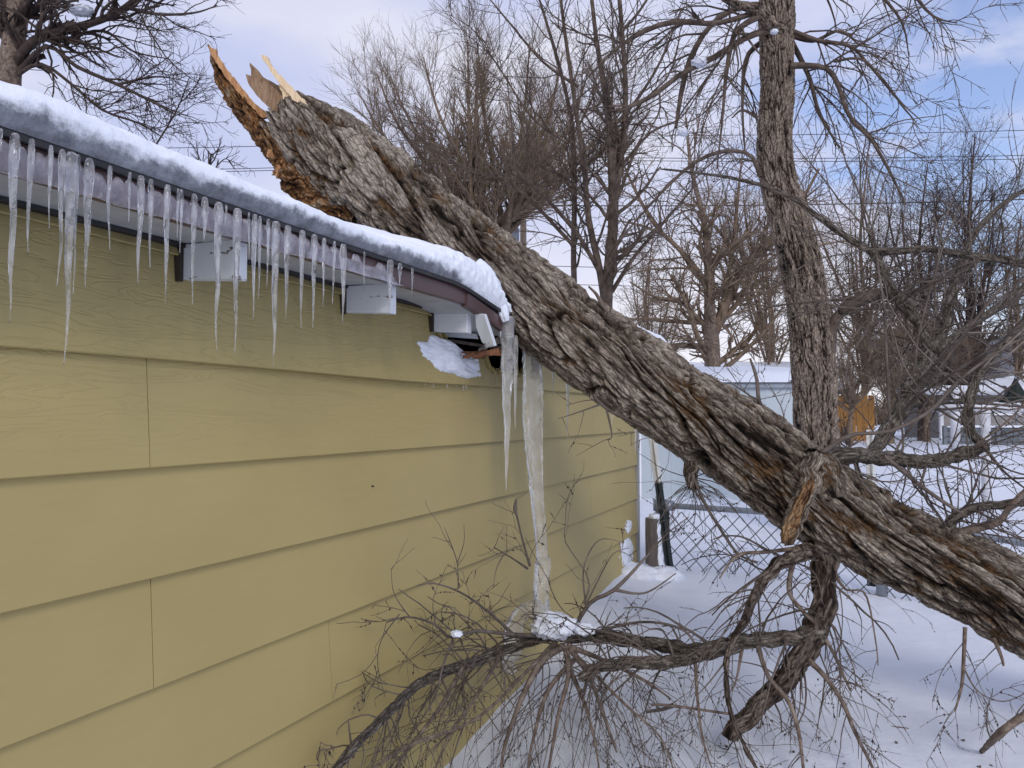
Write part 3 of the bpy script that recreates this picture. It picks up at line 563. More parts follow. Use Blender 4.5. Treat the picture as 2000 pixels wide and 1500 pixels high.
tr = [(576, 244, 4.02, 98), (604, 268, 4.0, 126), (648, 307, 3.98, 148), (700, 345, 3.95, 158), (800, 420, 3.88, 152), (900, 494, 3.8, 148), (1000, 566, 3.72, 142), (1100, 641, 3.66, 140), (1200, 709, 3.6, 140), (1300, 776, 3.56, 142), (1400, 838, 3.52, 146),
      (1500, 905, 3.48, 150), (1600, 978, 3.45, 150), (1700, 1038, 3.42, 142), (1800, 1092, 3.4, 138), (1900, 1140, 3.38, 138), (2000, 1190, 3.36, 142), (2100, 1240, 3.34, 142), (2250, 1320, 3.3, 140), (2400, 1410, 3.25, 140)]
q = pxtube(tr, 1280); nS = 330
def jag(S, T):
    j = .05*pn(np.stack([np.cos(T)*2.2, np.sin(T)*2.2, 0*S], -1), 5)+.035*pn(np.stack([np.cos(T)*7, np.sin(T)*7, 0*S], -1), 6)+.02*pn(np.stack([np.cos(T)*20, np.sin(T)*20, 0*S], -1), 7)
    return -np.abs(j)*2.0*np.exp(-S/.05)
V, F, h = tube1(q[:, :3], q[:, 3]*1.035, nS, bark_disp(.036, .017, -1.0, 1.0, 0), jag)
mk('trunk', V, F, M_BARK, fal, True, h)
# knots and stubs
def knot(name, ctrl, nseg, nside, big=.006, mid=.006, mat=M_BARK, parent=fal, twist=.5, sc=1.6, seed=3, squash=1):
    q = pxtube(ctrl, nseg); V, F, h = tube1(q[:, :3], q[:, 3], nside, bark_disp(big, mid, twist, sc, seed), None, squash); return mk(name, V, F, mat, parent, True, h)
knot('knot', [(722, 330, 3.85, 84), (706, 290, 3.85, 66), (696, 262, 3.85, 46), (691, 248, 3.85, 30)], 60, 60, .014, .012)
knot('knot', [(1610, 960, 3.36, 90), (1592, 915, 3.33, 84), (1585, 893, 3.31, 60), (1582, 885, 3.30, 26)], 60, 70, .012, .01, seed=5)
knot('knot', [(1700, 1010, 3.4, 60), (1718, 975, 3.4, 44), (1727, 955, 3.4, 22)], 40, 50, .010, .01, seed=6)
knot('knot', [(596, 256, 3.93, 80), (574, 222, 3.93, 66), (564, 203, 3.93, 46), (558, 194, 3.93, 20)], 60, 60, .012, .012, seed=9)
# torn slab under the break
def rag(big, seed):
    def f(S, T, R_):
        p = np.stack([np.cos(T)*R_, np.sin(T)*R_, S*.6], -1); a = fbm(p*22, 4, seed); b = fbm(p*70, 3, seed+3); f1, e, idv = voro(p*np.array([34, 34, 30]), seed)
        d = big*(a*.8+b*.4+(idv-.5)*.9); return np.maximum(d, -R_*.8)*np.clip(R_/.03, .25, 1), np.clip(.5+a*.3+b*.25+(idv-.5)*.3-.3*(e < .1), 0, 1)
    return f
q = pxtube([(406, 88, 4.05, 2), (412, 100, 4.05, 9), (422, 128, 4.05, 24), (440, 165, 4.04, 42), (470, 208, 4.03, 56), (505, 250, 4.01, 62), (545, 296, 3.98, 84), (590, 345, 3.95, 74), (640, 385, 3.90, 66), (700, 425, 3.86, 40)], 420)
V, F, h = tube1(q[:, :3], q[:, 3], 130, rag(.022, 4), None, .62)
mk('torn_bark_slab', V, F, M_ROT, fal, True, h)
q = pxtube([(540, 310, 3.9, 14), (562, 345, 3.9, 40), (600, 368, 3.9, 56), (645, 395, 3.88, 50), (680, 420, 3.86, 22)], 160)
V, F, h = tube1(q[:, :3], q[:, 3], 90, rag(.034, 8)); mk('torn_bark_slab', V, F, M_ROT, fal, True, h)
def shard(pts, D, th, mat, seed=0, name='splinter'):          # split-wood shard: outline with real thickness and grain ridges
    r_ = np.random.default_rng(seed); p = []
    for k in range(len(pts)):
        a, b = np.array(pts[k], float), np.array(pts[(k+1) % len(pts)], float); n = max(1, int(np.hypot(*(b-a))/6))
        for e in range(n): p.append(a+(b-a)*e/n+(r_.normal(size=2)*1.0 if e else 0))
    q = [P(x, y, D) for x, y in p]; m = len(q); n = FW
    V = [a-n*th*.5 for a in q]+[a+n*th*.5 for a in q]; F = [tuple(range(m))[::-1], tuple(range(m, 2*m))]+[(e, (e+1) % m, (e+1) % m+m, e+m) for e in range(m)]
    return mk(name, V, F, mat, fal, False)
shard([(490, 124), (500, 134), (515, 152), (530, 160), (548, 170), (566, 190), (575, 215), (552, 228), (528, 212), (505, 178), (492, 150)], 3.97, .03, M_TORN, 1)
shard([(481, 146), (496, 152), (513, 164), (516, 158), (530, 168), (560, 195), (560, 220), (538, 222), (515, 200), (497, 180), (488, 168)], 3.92, .02, M_TORN, 2)
shard([(511, 109), (518, 110), (540, 138), (560, 160), (585, 187), (604, 207), (590, 209), (570, 191), (548, 166), (530, 142)], 3.88, .025, M_PALE, 3)
shard([(545, 165), (556, 172), (580, 196), (604, 216), (585, 226), (560, 205)], 3.90, .03, M_PALE, 4)
shard([(408, 86), (414, 95), (424, 98), (424, 106), (445, 138), (470, 168), (500, 204), (528, 226), (515, 232), (480, 200), (440, 150), (416, 112)], 3.985, .02, M_ORNG, 5)
shard([(585, 205), (612, 214), (622, 224), (612, 232), (596, 228)], 3.97, .03, M_WOODG, 6)
for k, (a, b, c_, d) in enumerate(((650, 410, 665, 422), (672, 418, 684, 428), (548, 330, 540, 345), (606, 372, 598, 390), (530, 300, 522, 305))): wedge('splinter', M_ORNG, P(a, b, 3.87), P(c_, d, 3.84), .02, .004, .01, 20+k, fal)
# limbs
def limb(ctrl, nseg=160, nside=28, big=.004, mid=.003, mat=None, name='limb', parent=fal, sc=3.0, seed=2, twist=1.0):
    q = pxtube(ctrl, nseg); w = np.stack([np.linspace(0, len(ctrl)*2, nseg), np.zeros(nseg), np.zeros(nseg)], -1)
    q[:, 3] *= 1+.10*pn(w*1.6, seed); q[:, :3] += np.stack([pn(w, seed+k) for k in range(3)], -1)*q[:, 3:4]*.35
    if mat is M_BARK4: big, mid, sc = big*.5, mid*.6, sc*1.4
    V, F, h = tube1(q[:, :3], q[:, 3], nside, bark_disp(big, mid, twist, sc, seed)); o = mk(name, V, F, mat or M_BARK3, parent, True, h)
    k = np.linspace(0, nseg-1, 24).astype(int); return o, (q[None, k, :3], q[None, k, 3])
def clampw(p):
    p = p.copy(); ins = (p[..., 1] < YE+.05); p[..., 0] = np.where(ins, np.maximum(p[..., 0], .035+.01*np.abs(np.sin(p[..., 1]*37))), p[..., 0])
    g = gz(p[..., 0], p[..., 1])+.004; p[..., 2] = np.maximum(p[..., 2], g); return p
def buds(groups, n, size):
    g = groups; pts = np.concatenate([a.reshape(-1, a.shape[1], 3)[:, [0, -1]] if False else a[:, :5] for a, _ in g]); Nn = len(pts)
    i = rng.integers(0, Nn, n); t = rng.uniform(0, 3.99, n); k = t.astype(int); f = (t-k)[:, None]; c = pts[i, k]*(1-f)+pts[i, k+1]*f
    o = np.array([[1, 0, 0], [-1, 0, 0], [0, 1, 0], [0, -1, 0], [0, 0, 1.5], [0, 0, -1.5]]); s_ = size*np.exp(rng.normal(size=n)*.3)
    V = (c[:, None]+o[None]*s_[:, None, None]).reshape(-1, 3); f8 = np.array([[0, 2, 4], [2, 1, 4], [1, 3, 4], [3, 0, 4], [2, 0, 5], [1, 2, 5], [3, 1, 5], [0, 3, 5]])
    return V, (np.arange(n)[:, None, None]*6+f8[None]).reshape(-1, 3)
def twigs(parent, src, n1, L1, n2, L2, n3=0, L3=.1, ang=55, trop=(0, 0, -.06), wander=.16, r=.45, mat=None, nb=0, t0=.1, rmin=.0012, clamp=True, extra=(), side=None, K=9):
    n1, n2, n3, nb, wander, r, L1 = int(n1*.75), int(n2*.42), int(n3*.34), int(nb*.5), wander*.72, r*.62, L1*1.12
    g1 = grow(*src, n1, t0, 1, ang, L1, wander, trop, r, K, rmin*1.3, side); gs = [g1]+list(extra)
    base = merge(*[g for g in gs if g[0].shape[1] == K])
    if n2: g2 = grow(*base, n2, .15, 1, 50, L2, wander, trop, .6, 6, rmin); gs.append(g2)
    if n3: gs.append(grow(*g2, n3, .2, 1, 45, L3, wander, trop, .7, 5, rmin*.85))
    if clamp: gs = [(clampw(a), b) for a, b in gs]
    V, F = batch(gs, 4); o = tag(mk('twigs', V, F, mat or M_TWIG, parent, True), kind='stuff')
    if nb:
        V, F = buds(gs[1:] if len(gs) > 1 else gs, nb, .0024); tag(mk('buds', V, F, M_TWIGD, parent, True), kind='stuff')
    return gs
def path(parent, ctrls, mat=None, K=9, name='shoot', sides=6, clampit=True):
    gs = [line(c, 16) for c in ctrls]
    if clampit: gs = [(clampw(a), b) for a, b in gs]
    for g in gs:
        V, F = batch([g], sides); o = mk(name, V, F, mat or M_TWIG, parent, True)
    return o, merge(*gs)
# A: the thick limb that props the trunk on the snow
A, sA = limb([(1600, 1030, 3.45, 56), (1612, 1090, 3.42, 46), (1612, 1140, 3.38, 42), (1604, 1200, 3.34, 44), (1585, 1250, 3.30, 42), (1555, 1300, 3.28, 38), (1510, 1350, 3.27, 36), (1465, 1395, 3.26, 34), (1425, 1440, 3.25, 26)], 260, 60, .010, .007, sc=2.0)
twigs(A, sA, 26, .32, 150, .16, 160, .08, 60, (0, 0, -.10), .16, .2, M_TWIG, 500, .2)
# B: long side limb running left over the snow
B, sB = limb([(1596, 1235, 3.31, 40), (1540, 1246, 3.28, 28), (1480, 1250, 3.26, 26), (1420, 1262, 3.27, 30), (1360, 1276, 3.30, 34), (1310, 1264, 3.36, 26), (1240, 1252, 3.42, 24), (1180, 1243, 3.5, 24), (1130, 1243, 3.55, 22), (1070, 1244, 3.55, 20), (1010, 1262, 3.42, 18),
            (950, 1283, 3.25, 18), (880, 1308, 3.05, 18), (820, 1335, 2.88, 16), (775, 1375, 2.72, 15), (735, 1415, 2.6, 14), (690, 1460, 2.48, 14), (650, 1512, 2.38, 12)], 420, 36, .007, .006, sc=3, seed=8, mat=M_BARK4)
def sub(s, a, b): return s[0][:, a:b], s[1][:, a:b]
twigs(B, sub(sB, 12, 24), 55, .36, 270, .17, 380, .08, 55, (.02, 0, -.10), .17, .4, M_TWIG, 1300, .02)
twigs(B, sub(sB, 0, 13), 30, .26, 150, .14, 160, .07, 60, (0, 0, -.12), .16, .3, M_TWIG, 500, .05)
B2, sB2 = limb([(1370, 1278, 3.29, 26), (1310, 1292, 3.27, 24), (1240, 1295, 3.27, 22), (1180, 1300, 3.28, 20), (1130, 1325, 3.27, 15)], 120, 24, .005, .005, sc=4, seed=9, mat=M_BARK4)
twigs(B2, sB2, 24, .36, 150, .18, 200, .09, 55, (0, 0, -.12), .16, .35, M_TWIG, 700, .2)
# burst of shoots where the limb is snowed in
_, s1 = path(fal, [[(1100, 1262, 3.42, 16), (1060, 1290, 3.3, 13), (1030, 1340, 3.22, 12), (1005, 1400, 3.15, 9), (985, 1460, 3.12, 7), (978, 1510, 3.1, 5)],
   [(1105, 1265, 3.42, 15), (1110, 1320, 3.32, 10), (1090, 1400, 3.22, 8), (1072, 1500, 3.15, 5)], [(1110, 1262, 3.42, 14), (1150, 1320, 3.3, 9), (1180, 1400, 3.2, 7), (1205, 1470, 3.15, 4)],
   [(1105, 1290, 3.4, 12), (1140, 1370, 3.28, 7), (1160, 1440, 3.2, 5), (1170, 1500, 3.15, 3)], [(1120, 1290, 3.4, 12), (1070, 1350, 3.26, 9), (1040, 1450, 3.18, 6), (1030, 1505, 3.12, 4)],
   [(1085, 1255, 3.45, 12), (1040, 1300, 3.25, 7), (960, 1380, 3.0, 6), (900, 1420, 2.9, 6), (800, 1455, 2.75, 8), (700, 1520, 2.6, 5)],
   [(1110, 1262, 3.42, 13), (1180, 1290, 3.35, 8), (1260, 1330, 3.3, 7), (1310, 1365, 3.25, 3)], [(1120, 1275, 3.42, 9), (1220, 1375, 3.2, 6), (1290, 1440, 3.1, 4), (1320, 1520, 3.05, 3)],
   [(905, 1300, 3.1, 10), (860, 1380, 2.9, 8), (800, 1460, 2.75, 6), (760, 1520, 2.65, 4)], [(980, 1275, 3.3, 9), (930, 1360, 3.05, 7), (880, 1430, 2.9, 5), (850, 1500, 2.8, 3)]], M_LIMB, name='shoot')
twigs(fal, s1, 190, .34, 560, .16, 800, .07, 38, (0, 0, -.13), .14, .36, M_TWIG, 2200, .03)
_, s2 = path(fal, [[(1085, 1240, 3.5, 12), (1010, 1240, 3.4, 8), (930, 1232, 3.15, 7), (880, 1245, 3.0, 7), (850, 1220, 2.95, 5), (800, 1205, 2.85, 4), (755, 1215, 2.8, 3)],
   [(1010, 1245, 3.42, 6), (960, 1200, 3.25, 5), (905, 1160, 3.05, 4), (850, 1140, 2.95, 3), (812, 1145, 2.9, 2)], [(895, 1150, 3.03, 3), (893, 1100, 3.0, 2.4), (880, 1060, 2.98, 2), (868, 1030, 2.97, 1)],
   [(893, 1100, 3.0, 2.4), (906, 1060, 3.0, 1.6), (906, 1025, 3.0, 1)], [(885, 1250, 3.0, 7), (865, 1300, 2.93, 5), (850, 1360, 2.88, 4), (800, 1440, 2.78, 3)],
   [(780, 1200, 2.83, 3), (745, 1250, 2.76, 2), (738, 1300, 2.74, 1.6), (752, 1362, 2.74, 1)], [(800, 1205, 2.86, 3), (770, 1160, 2.84, 2), (764, 1110, 2.83, 1)],
   [(1035, 1105, 3.70, 6), (1022, 1060, 3.66, 4), (1010, 1010, 3.64, 4), (1006, 995, 3.63, 9), (1008, 975, 3.62, 4)], [(1030, 1110, 3.68, 5), (1000, 1090, 3.5, 3), (970, 1072, 3.45, 2.4), (965, 1068, 3.4, 1.6)], [(985, 1082, 3.47, 2.6), (970, 1110, 3.44, 1.8), (963, 1150, 3.42, 1)],
   [(1140, 1180, 3.4, 4), (1150, 1130, 3.42, 3), (1105, 1060, 3.48, 2.4), (1105, 1020, 3.5, 2), (1108, 975, 3.52, 1.6), (1128, 940, 3.52, 1.4), (1165, 928, 3.52, 1)], [(1110, 1250, 3.5, 10), (1150, 1180, 3.4, 8), (1200, 1152, 3.36, 8), (1260, 1090, 3.36, 5), (1300, 1045, 3.36, 3), (1345, 1010, 3.36, 2)],
   [(1145, 1180, 3.4, 4), (1180, 1110, 3.45, 2.6), (1200, 1080, 3.47, 2), (1230, 1070, 3.5, 1)], [(1145, 1185, 3.4, 5), (1140, 1110, 3.45, 3), (1170, 1055, 3.5, 2), (1220, 1060, 3.5, 1)], [(1200, 1152, 3.36, 7), (1260, 1158, 3.36, 4), (1320, 1120, 3.36, 2)], [(1140, 1240, 3.45, 6), (1250, 1215, 3.4, 5), (1330, 1228, 3.35, 5), (1360, 1262, 3.3, 4)], [(690, 1480, 2.5, 6), (684, 1440, 2.5, 4), (680, 1405, 2.5, 2)]], M_TWIG, name='shoot')
twigs(fal, s2, 90, .16, 190, .10, 0, .07, 50, (0, 0, .02), .16, .5, M_TWIG, 900, .05)
# C: limb going left below the trunk and curving down
C_, sC = limb([(1600, 1070, 3.4, 34), (1560, 1085, 3.36, 28), (1520, 1105, 3.32, 22), (1480, 1150, 3.28, 18), (1455, 1210, 3.24, 13), (1430, 1250, 3.2, 10), (1418, 1300, 3.17, 8), (1424, 1380, 3.14, 7), (1450, 1450, 3.1, 5), (1490, 1520, 3.05, 3)], 200, 28, .005, .004, sc=4, seed=12)
twigs(C_, sC, 40, .34, 150, .16, 180, .08, 55, (0, 0, -.08), .16, .35, M_TWIG, 500, .1)
_, s3 = path(fal, [[(1560, 1070, 3.36, 9), (1500, 1078, 3.33, 7), (1440, 1085, 3.30, 6), (1405, 1130, 3.28, 3)], [(1555, 1080, 3.36, 12), (1540, 1150, 3.3, 8), (1565, 1190, 3.28, 8), (1590, 1215, 3.27, 7)],
   [(1580, 1290, 3.26, 14), (1610, 1320, 3.2, 10), (1645, 1370, 3.14, 9), (1670, 1430, 3.08, 8), (1700, 1490, 3.02, 6), (1712, 1520, 3.0, 5)], [(1605, 1235, 3.3, 9), (1630, 1280, 3.24, 7), (1650, 1325, 3.22, 6), (1662, 1350, 3.2, 4)], [(1650, 1330, 3.22, 4), (1690, 1342, 3.2, 2)],
   [(1480, 1260, 3.25, 11), (1500, 1320, 3.2, 9), (1540, 1370, 3.15, 9), (1560, 1430, 3.1, 8), (1570, 1510, 3.05, 6)], [(1358, 1290, 3.28, 8), (1362, 1360, 3.24, 6), (1372, 1440, 3.2, 5), (1390, 1500, 3.16, 2)],
   [(1430, 1395, 3.25, 5), (1360, 1385, 3.25, 5), (1310, 1378, 3.25, 6), (1270, 1376, 3.25, 4)], [(1450, 1262, 3.27, 9), (1440, 1320, 3.24, 5), (1430, 1350, 3.22, 3)],
   [(1885, 1225, 3.3, 8), (1882, 1290, 3.28, 7), (1878, 1340, 3.26, 6), (1865, 1390, 3.24, 3)], [(1880, 1300, 3.28, 4), (1910, 1350, 3.24, 3), (1960, 1370, 3.22, 2), (2010, 1350, 3.2, 1.5)], [(1940, 1245, 3.32, 9), (1955, 1280, 3.3, 7), (1960, 1300, 3.3, 5)],
   [(1620, 1100, 3.42, 9), (1650, 1150, 3.4, 5), (1690, 1160, 3.4, 4), (1710, 1250, 3.36, 3), (1715, 1300, 3.35, 2)]], M_LIMB, name='shoot')
twigs(fal, s3, 110, .24, 380, .13, 300, .06, 50, (0, 0, -.10), .16, .45, M_TWIG, 1500, .1)
# D: hanging stub below the trunk with whiskers
Dk, sD = limb([(1354, 872, 3.54, 30), (1350, 915, 3.5, 24), (1350, 940, 3.49, 20), (1352, 955, 3.48, 12)], 60, 28, .004, .005, M_BARK3, 'broken_stub', sc=4, seed=15)
twigs(Dk, sD, 46, .30, 70, .14, 60, .06, 70, (0, 0, -.10), .16, .18, M_TWIG, 260, .5)
_, s4 = path(fal, [[(1345, 910, 3.5, 7), (1310, 868, 3.48, 6), (1260, 835, 3.46, 5), (1195, 805, 3.44, 6), (1165, 780, 3.43, 7), (1160, 770, 3.43, 5)], [(1172, 790, 3.43, 4), (1130, 805, 3.4, 2.4), (1090, 818, 3.38, 1)], [(1185, 800, 3.43, 5), (1195, 850, 3.42, 3), (1185, 860, 3.42, 1)],
   [(1352, 925, 3.48, 8), (1375, 980, 3.45, 6), (1405, 1030, 3.42, 6), (1440, 1080, 3.38, 5), (1480, 1100, 3.34, 4)], [(1260, 832, 3.46, 4), (1330, 850, 3.48, 3), (1400, 900, 3.46, 3), (1450, 950, 3.44, 1.6)]], M_TWIG, name='shoot')
twigs(fal, s4, 34, .16, 70, .08, 0, .05, 50, (0, 0, -.04), .16, .5, M_TWIG, 240, .1)
# E: torn limb end hanging in front of the trunk, stripped orange
E, sE = limb([(1592, 905, 3.3, 44), (1582, 940, 3.24, 36), (1572, 965, 3.21, 30), (1562, 990, 3.2, 33), (1552, 1015, 3.2, 34), (1544, 1040, 3.2, 32), (1538, 1058, 3.2, 20)], 160, 50, .007, .006, M_BARK, 'broken_stub', sc=3, seed=18)
q = pxtube([(1586, 935, 3.2, 6), (1578, 955, 3.18, 20), (1564, 985, 3.165, 19), (1553, 1010, 3.16, 22), (1543, 1034, 3.16, 24), (1534, 1050, 3.16, 16), (1531, 1060, 3.16, 4)], 160)
V, F, h = tube1(q[:, :3], q[:, 3], 70, rag(.009, 14)); mk('stripped_wood', V, F, M_STRIP, fal, True, h)
# F: big living limb to the right from the knot
Fm, sF = limb([(1600, 915, 3.36, 50), (1640, 892, 3.36, 36), (1690, 890, 3.38, 30), (1740, 896, 3.42, 28), (1800, 902, 3.46, 26), (1850, 895, 3.5, 26), (1890, 884, 3.52, 24), (1930, 872, 3.55, 16)], 200, 34, .004, .003, sc=3.5, seed=21, mat=M_BARK4)
F2, sF2 = limb([(1925, 872, 3.55, 18), (1900, 850, 3.55, 18), (1890, 810, 3.55, 18), (1898, 765, 3.57, 18), (1915, 720, 3.6, 19), (1945, 690, 3.65, 17), (2000, 645, 3.7, 15), (2080, 590, 3.8, 12)], 160, 26, .003, .002, sc=4, seed=22, mat=M_BARK4)
F3, sF3 = limb([(1700, 890, 3.4, 18), (1725, 850, 3.55, 28), (1760, 800, 3.65, 30), (1785, 745, 3.75, 30), (1810, 700, 3.85, 24), (1845, 640, 3.95, 20), (1860, 570, 4.05, 16), (1890, 480, 4.15, 12), (1945, 410, 4.25, 9), (2010, 365, 4.3, 7)], 220, 28, .004, .003, sc=3.5, seed=23, mat=M_BARK4)
F4, sF4 = limb([(1800, 715, 3.85, 20), (1850, 670, 3.9, 17), (1920, 620, 3.95, 14), (1990, 570, 4.0, 12), (2080, 520, 4.0, 10)], 120, 22, .003, .002, sc=4, seed=24, mat=M_BARK4)
twigs(Fm, sF, 22, .5, 80, .3, 120, .14, 60, (0, 0, .02), .18, .3, M_TWIG, 500, .2, clamp=False)
twigs(F2, sF2, 26, .55, 130, .3, 200, .15, 55, (0, 0, .0), .2, .35, M_TWIGG, 600, .1, clamp=False)
twigs(F3, sF3, 46, .75, 260, .4, 500, .18, 50, (.02, 0, .02), .2, .35, M_TWIG, 1200, .15, clamp=False)
twigs(F4, sF4, 22, .6, 130, .3, 200, .15, 50, (0, 0, .0), .2, .35, M_TWIGG, 400, .1, clamp=False)
# G: upper arching limb crossing in front of the standing trunk
G, sG = limb([(2080, 560, 3.9, 20), (2000, 515, 3.95, 18), (1900, 500, 4.0, 14), (1800, 487, 4.05, 13), (1715, 492, 4.1, 16), (1690, 485, 4.12, 13), (1620, 440, 4.15, 11), (1560, 395, 4.2, 9), (1490, 362, 4.25, 7), (1400, 343, 4.3, 5), (1290, 330, 4.35, 3)], 240, 22, .003, .002, sc=4, seed=26, mat=M_BARK4)
G2, sG2 = limb([(1705, 492, 4.1, 15), (1722, 525, 4.08, 15), (1738, 560, 4.05, 17), (1760, 590, 4.0, 22), (1800, 640, 3.92, 22), (1825, 690, 3.85, 22)], 100, 24, .004, .003, sc=4, seed=27, mat=M_BARK4)
twigs(G, sG, 44, .7, 230, .36, 300, .16, 50, (0, 0, .01), .2, .4, M_TWIG, 800, .1, clamp=False)
twigs(G2, sG2, 24, .5, 110, .3, 160, .14, 60, (0, 0, 0), .2, .35, M_TWIG, 400, .1, clamp=False)
# H: right lower cluster on top of the trunk
H, sH = limb([(1840, 1060, 3.4, 30), (1850, 1035, 3.38, 24), (1870, 1008, 3.36, 20), (1910, 992, 3.34, 17), (1960, 985, 3.32, 16), (2020, 982, 3.3, 14), (2100, 985, 3.28, 12)], 120, 26, .003, .003, sc=4, seed=31, mat=M_BARK4)
H2, sH2 = limb([(1860, 1050, 3.36, 14), (1900, 1035, 3.33, 12), (1950, 1020, 3.3, 11), (1985, 975, 3.28, 9), (2040, 930, 3.25, 8)], 100, 20, .003, .002, sc=4, seed=32, mat=M_LIMB)
twigs(H, sH, 36, .40, 150, .22, 200, .12, 60, (0, 0, .0), .2, .35, M_TWIG, 600, .1, clamp=False)
twigs(H2, sH2, 22, .34, 90, .2, 100, .1, 60, (0, 0, .0), .2, .35, M_TWIG, 400, .1, clamp=False)
_, s5 = path(fal, [[(1560, 870, 3.4, 14), (1520, 830, 3.42, 9), (1485, 790, 3.44, 8), (1478, 740, 3.46, 7), (1465, 700, 3.47, 4)], [(1480, 780, 3.44, 5), (1460, 770, 3.44, 3), (1420, 740, 3.44, 1.6)],
   [(1600, 890, 3.3, 12), (1660, 850, 3.3, 8), (1740, 842, 3.3, 7), (1820, 800, 3.3, 7), (1870, 745, 3.3, 6), (1960, 680, 3.3, 4), (2040, 640, 3.3, 3)], [(1720, 885, 3.4, 9), (1800, 950, 3.3, 8), (1850, 985, 3.25, 7), (1890, 1010, 3.2, 5)],
   [(1640, 905, 3.35, 5), (1720, 940, 3.3, 3), (1800, 930, 3.28, 2)], [(1920, 870, 3.5, 8), (1960, 920, 3.4, 5), (2010, 960, 3.35, 3)], [(1810, 905, 3.45, 6), (1790, 960, 3.4, 3), (1740, 1000, 3.4, 2)],
   [(1750, 600, 4.0, 8), (1700, 640, 3.9, 5), (1660, 700, 3.8, 3), (1650, 760, 3.7, 2)], [(1300, 560, 4.2, 1.4), (1420, 520, 4.2, 2.4), (1540, 560, 4.1, 3), (1640, 600, 4.0, 4), (1750, 600, 4.0, 7)],
   [(1180, 760, 4.3, 1.4), (1300, 690, 4.3, 2.6), (1420, 640, 4.3, 3), (1500, 600, 4.3, 4), (1640, 585, 4.2, 6), (1740, 575, 4.1, 9)], [(1640, 610, 4.1, 14), (1700, 580, 4.1, 22), (1740, 575, 4.08, 22), (1790, 600, 4.0, 14)]], M_TWIG, name='shoot', clampit=False)
twigs(fal, s5, 100, .34, 300, .2, 300, .1, 55, (0, 0, 0), .18, .45, M_TWIG, 1500, .1, clamp=False)
path(fal, [[(1905, 870, 3.5, 4), (1990, 800, 3.48, 4), (2040, 700, 3.46, 4)], [(1290, 700, 3.58, 3), (1270, 690, 3.6, 2), (1262, 682, 3.6, 2)], [(1205, 625, 3.6, 14), (1180, 600, 3.55, 11), (1165, 575, 3.53, 7), (1150, 560, 3.5, 4)], [(1100, 575, 3.55, 9), (1050, 520, 3.6, 6), (1000, 497, 3.65, 4)]], M_LIMB, name='shoot', clampit=False)
# snow clumps caught on the limbs
blob('snow_clump', P(1082, 1222, 3.42), (.095, .08, .055), M_SNOW, 'snow clump caught on the tangled limb at the foot of the ice column', 'snow', .3, 3, 12)
blob('snow_clump', P(892, 1238, 2.96), (.022, .02, .012), M_SNOW, 'tiny snow dab on the thin branch in front of the siding', 'snow', .3, 4, 12)
blob('snow_clump', P(1140, 1228, 3.42), (.05, .04, .025), M_SNOW, 'small snow lump lying along the grey limb right of the big clump', 'snow', .3, 6, 12)
# ------------------------------------------------------------------ loose sticks
def stick(ctrl, label, n=0, mat=None):
    q = pxtube(ctrl, 40); t = thing('broken_stick', label, 'branch', q[20, :3], 'loose sticks on the snow')
    V, F, h = tube1(q[:, :3], q[:, 3], 12, bark_disp(.002, .002, 1, 5, 3)); o = mk('stem', V, F, mat or M_LIMB, t, True, h)
    if n: twigs(t, (q[None, ::4, :3], q[None, ::4, 3]), n, .16, n*4, .08, 0, .05, 50, (0, 0, -.05), .16, .4, M_TWIG, n*5, .1)
def gd(px, py):
    r = ray(px, py); D = 3.
    for _ in range(30): p = CAM+r*D; D = D*(EYE-float(gz(p[0], p[1])))/max(EYE-p[2], .05)
    return D
stick([(1917, 1468, gd(1917, 1468)-.02, 8), (1950, 1435, 3.05, 14), (1990, 1405, 3.0, 15), (2060, 1370, 2.95, 16)], 'broken branch end poking in at the lower right corner of the snow', 6)
stick([(1740, 1418, gd(1740, 1418), 2), (1755, 1421, gd(1755, 1421), 3), (1775, 1423, gd(1775, 1423), 2)], 'short single twig lying flat on open snow')
stick([(1262, 1392, gd(1262, 1392), 6), (1290, 1388, gd(1290, 1388), 9), (1320, 1380, gd(1320, 1380), 5)], 'icy stub lying on the snow under the long side limb', 0, M_WOODG)
# ------------------------------------------------------------------ standing tree
BT = P(1604, 1056, 8.2); BT[2] = float(gz(BT[0], BT[1]))-.05
stn = thing('standing_tree', 'tall bare tree with ridged grey-brown bark standing behind the fallen trunk', 'tree', BT)
q = pxtube([(1612, 1075, 8.25, 110), (1606, 1030, 8.22, 92), (1600, 930, 8.2, 84), (1592, 800, 8.2, 78), (1588, 700, 8.2, 80), (1580, 620, 8.2, 74), (1565, 520, 8.2, 76), (1545, 440, 8.2, 72), (1522, 360, 8.2, 66), (1512, 280, 8.2, 62), (1517, 200, 8.2, 60), (1517, 100, 8.2, 60), (1518, 30, 8.2, 64), (1518, -40, 8.2, 58), (1525, -150, 8.2, 48), (1530, -400, 8.2, 30), (1540, -700, 8.2, 10)], 1000)
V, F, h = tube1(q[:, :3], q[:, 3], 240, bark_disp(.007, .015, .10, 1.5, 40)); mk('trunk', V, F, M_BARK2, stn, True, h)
for k, c in enumerate(([(1522, 62, 8.1, 30), (1500, 42, 8.0, 25), (1470, 18, 7.9, 19), (1430, 4, 7.8, 16), (1400, -14, 7.7, 14), (1340, -60, 7.6, 12)],)):
    limb(c, 120, 24, .003, .004, M_BARK2, 'limb', stn, 3.0, 44+k)
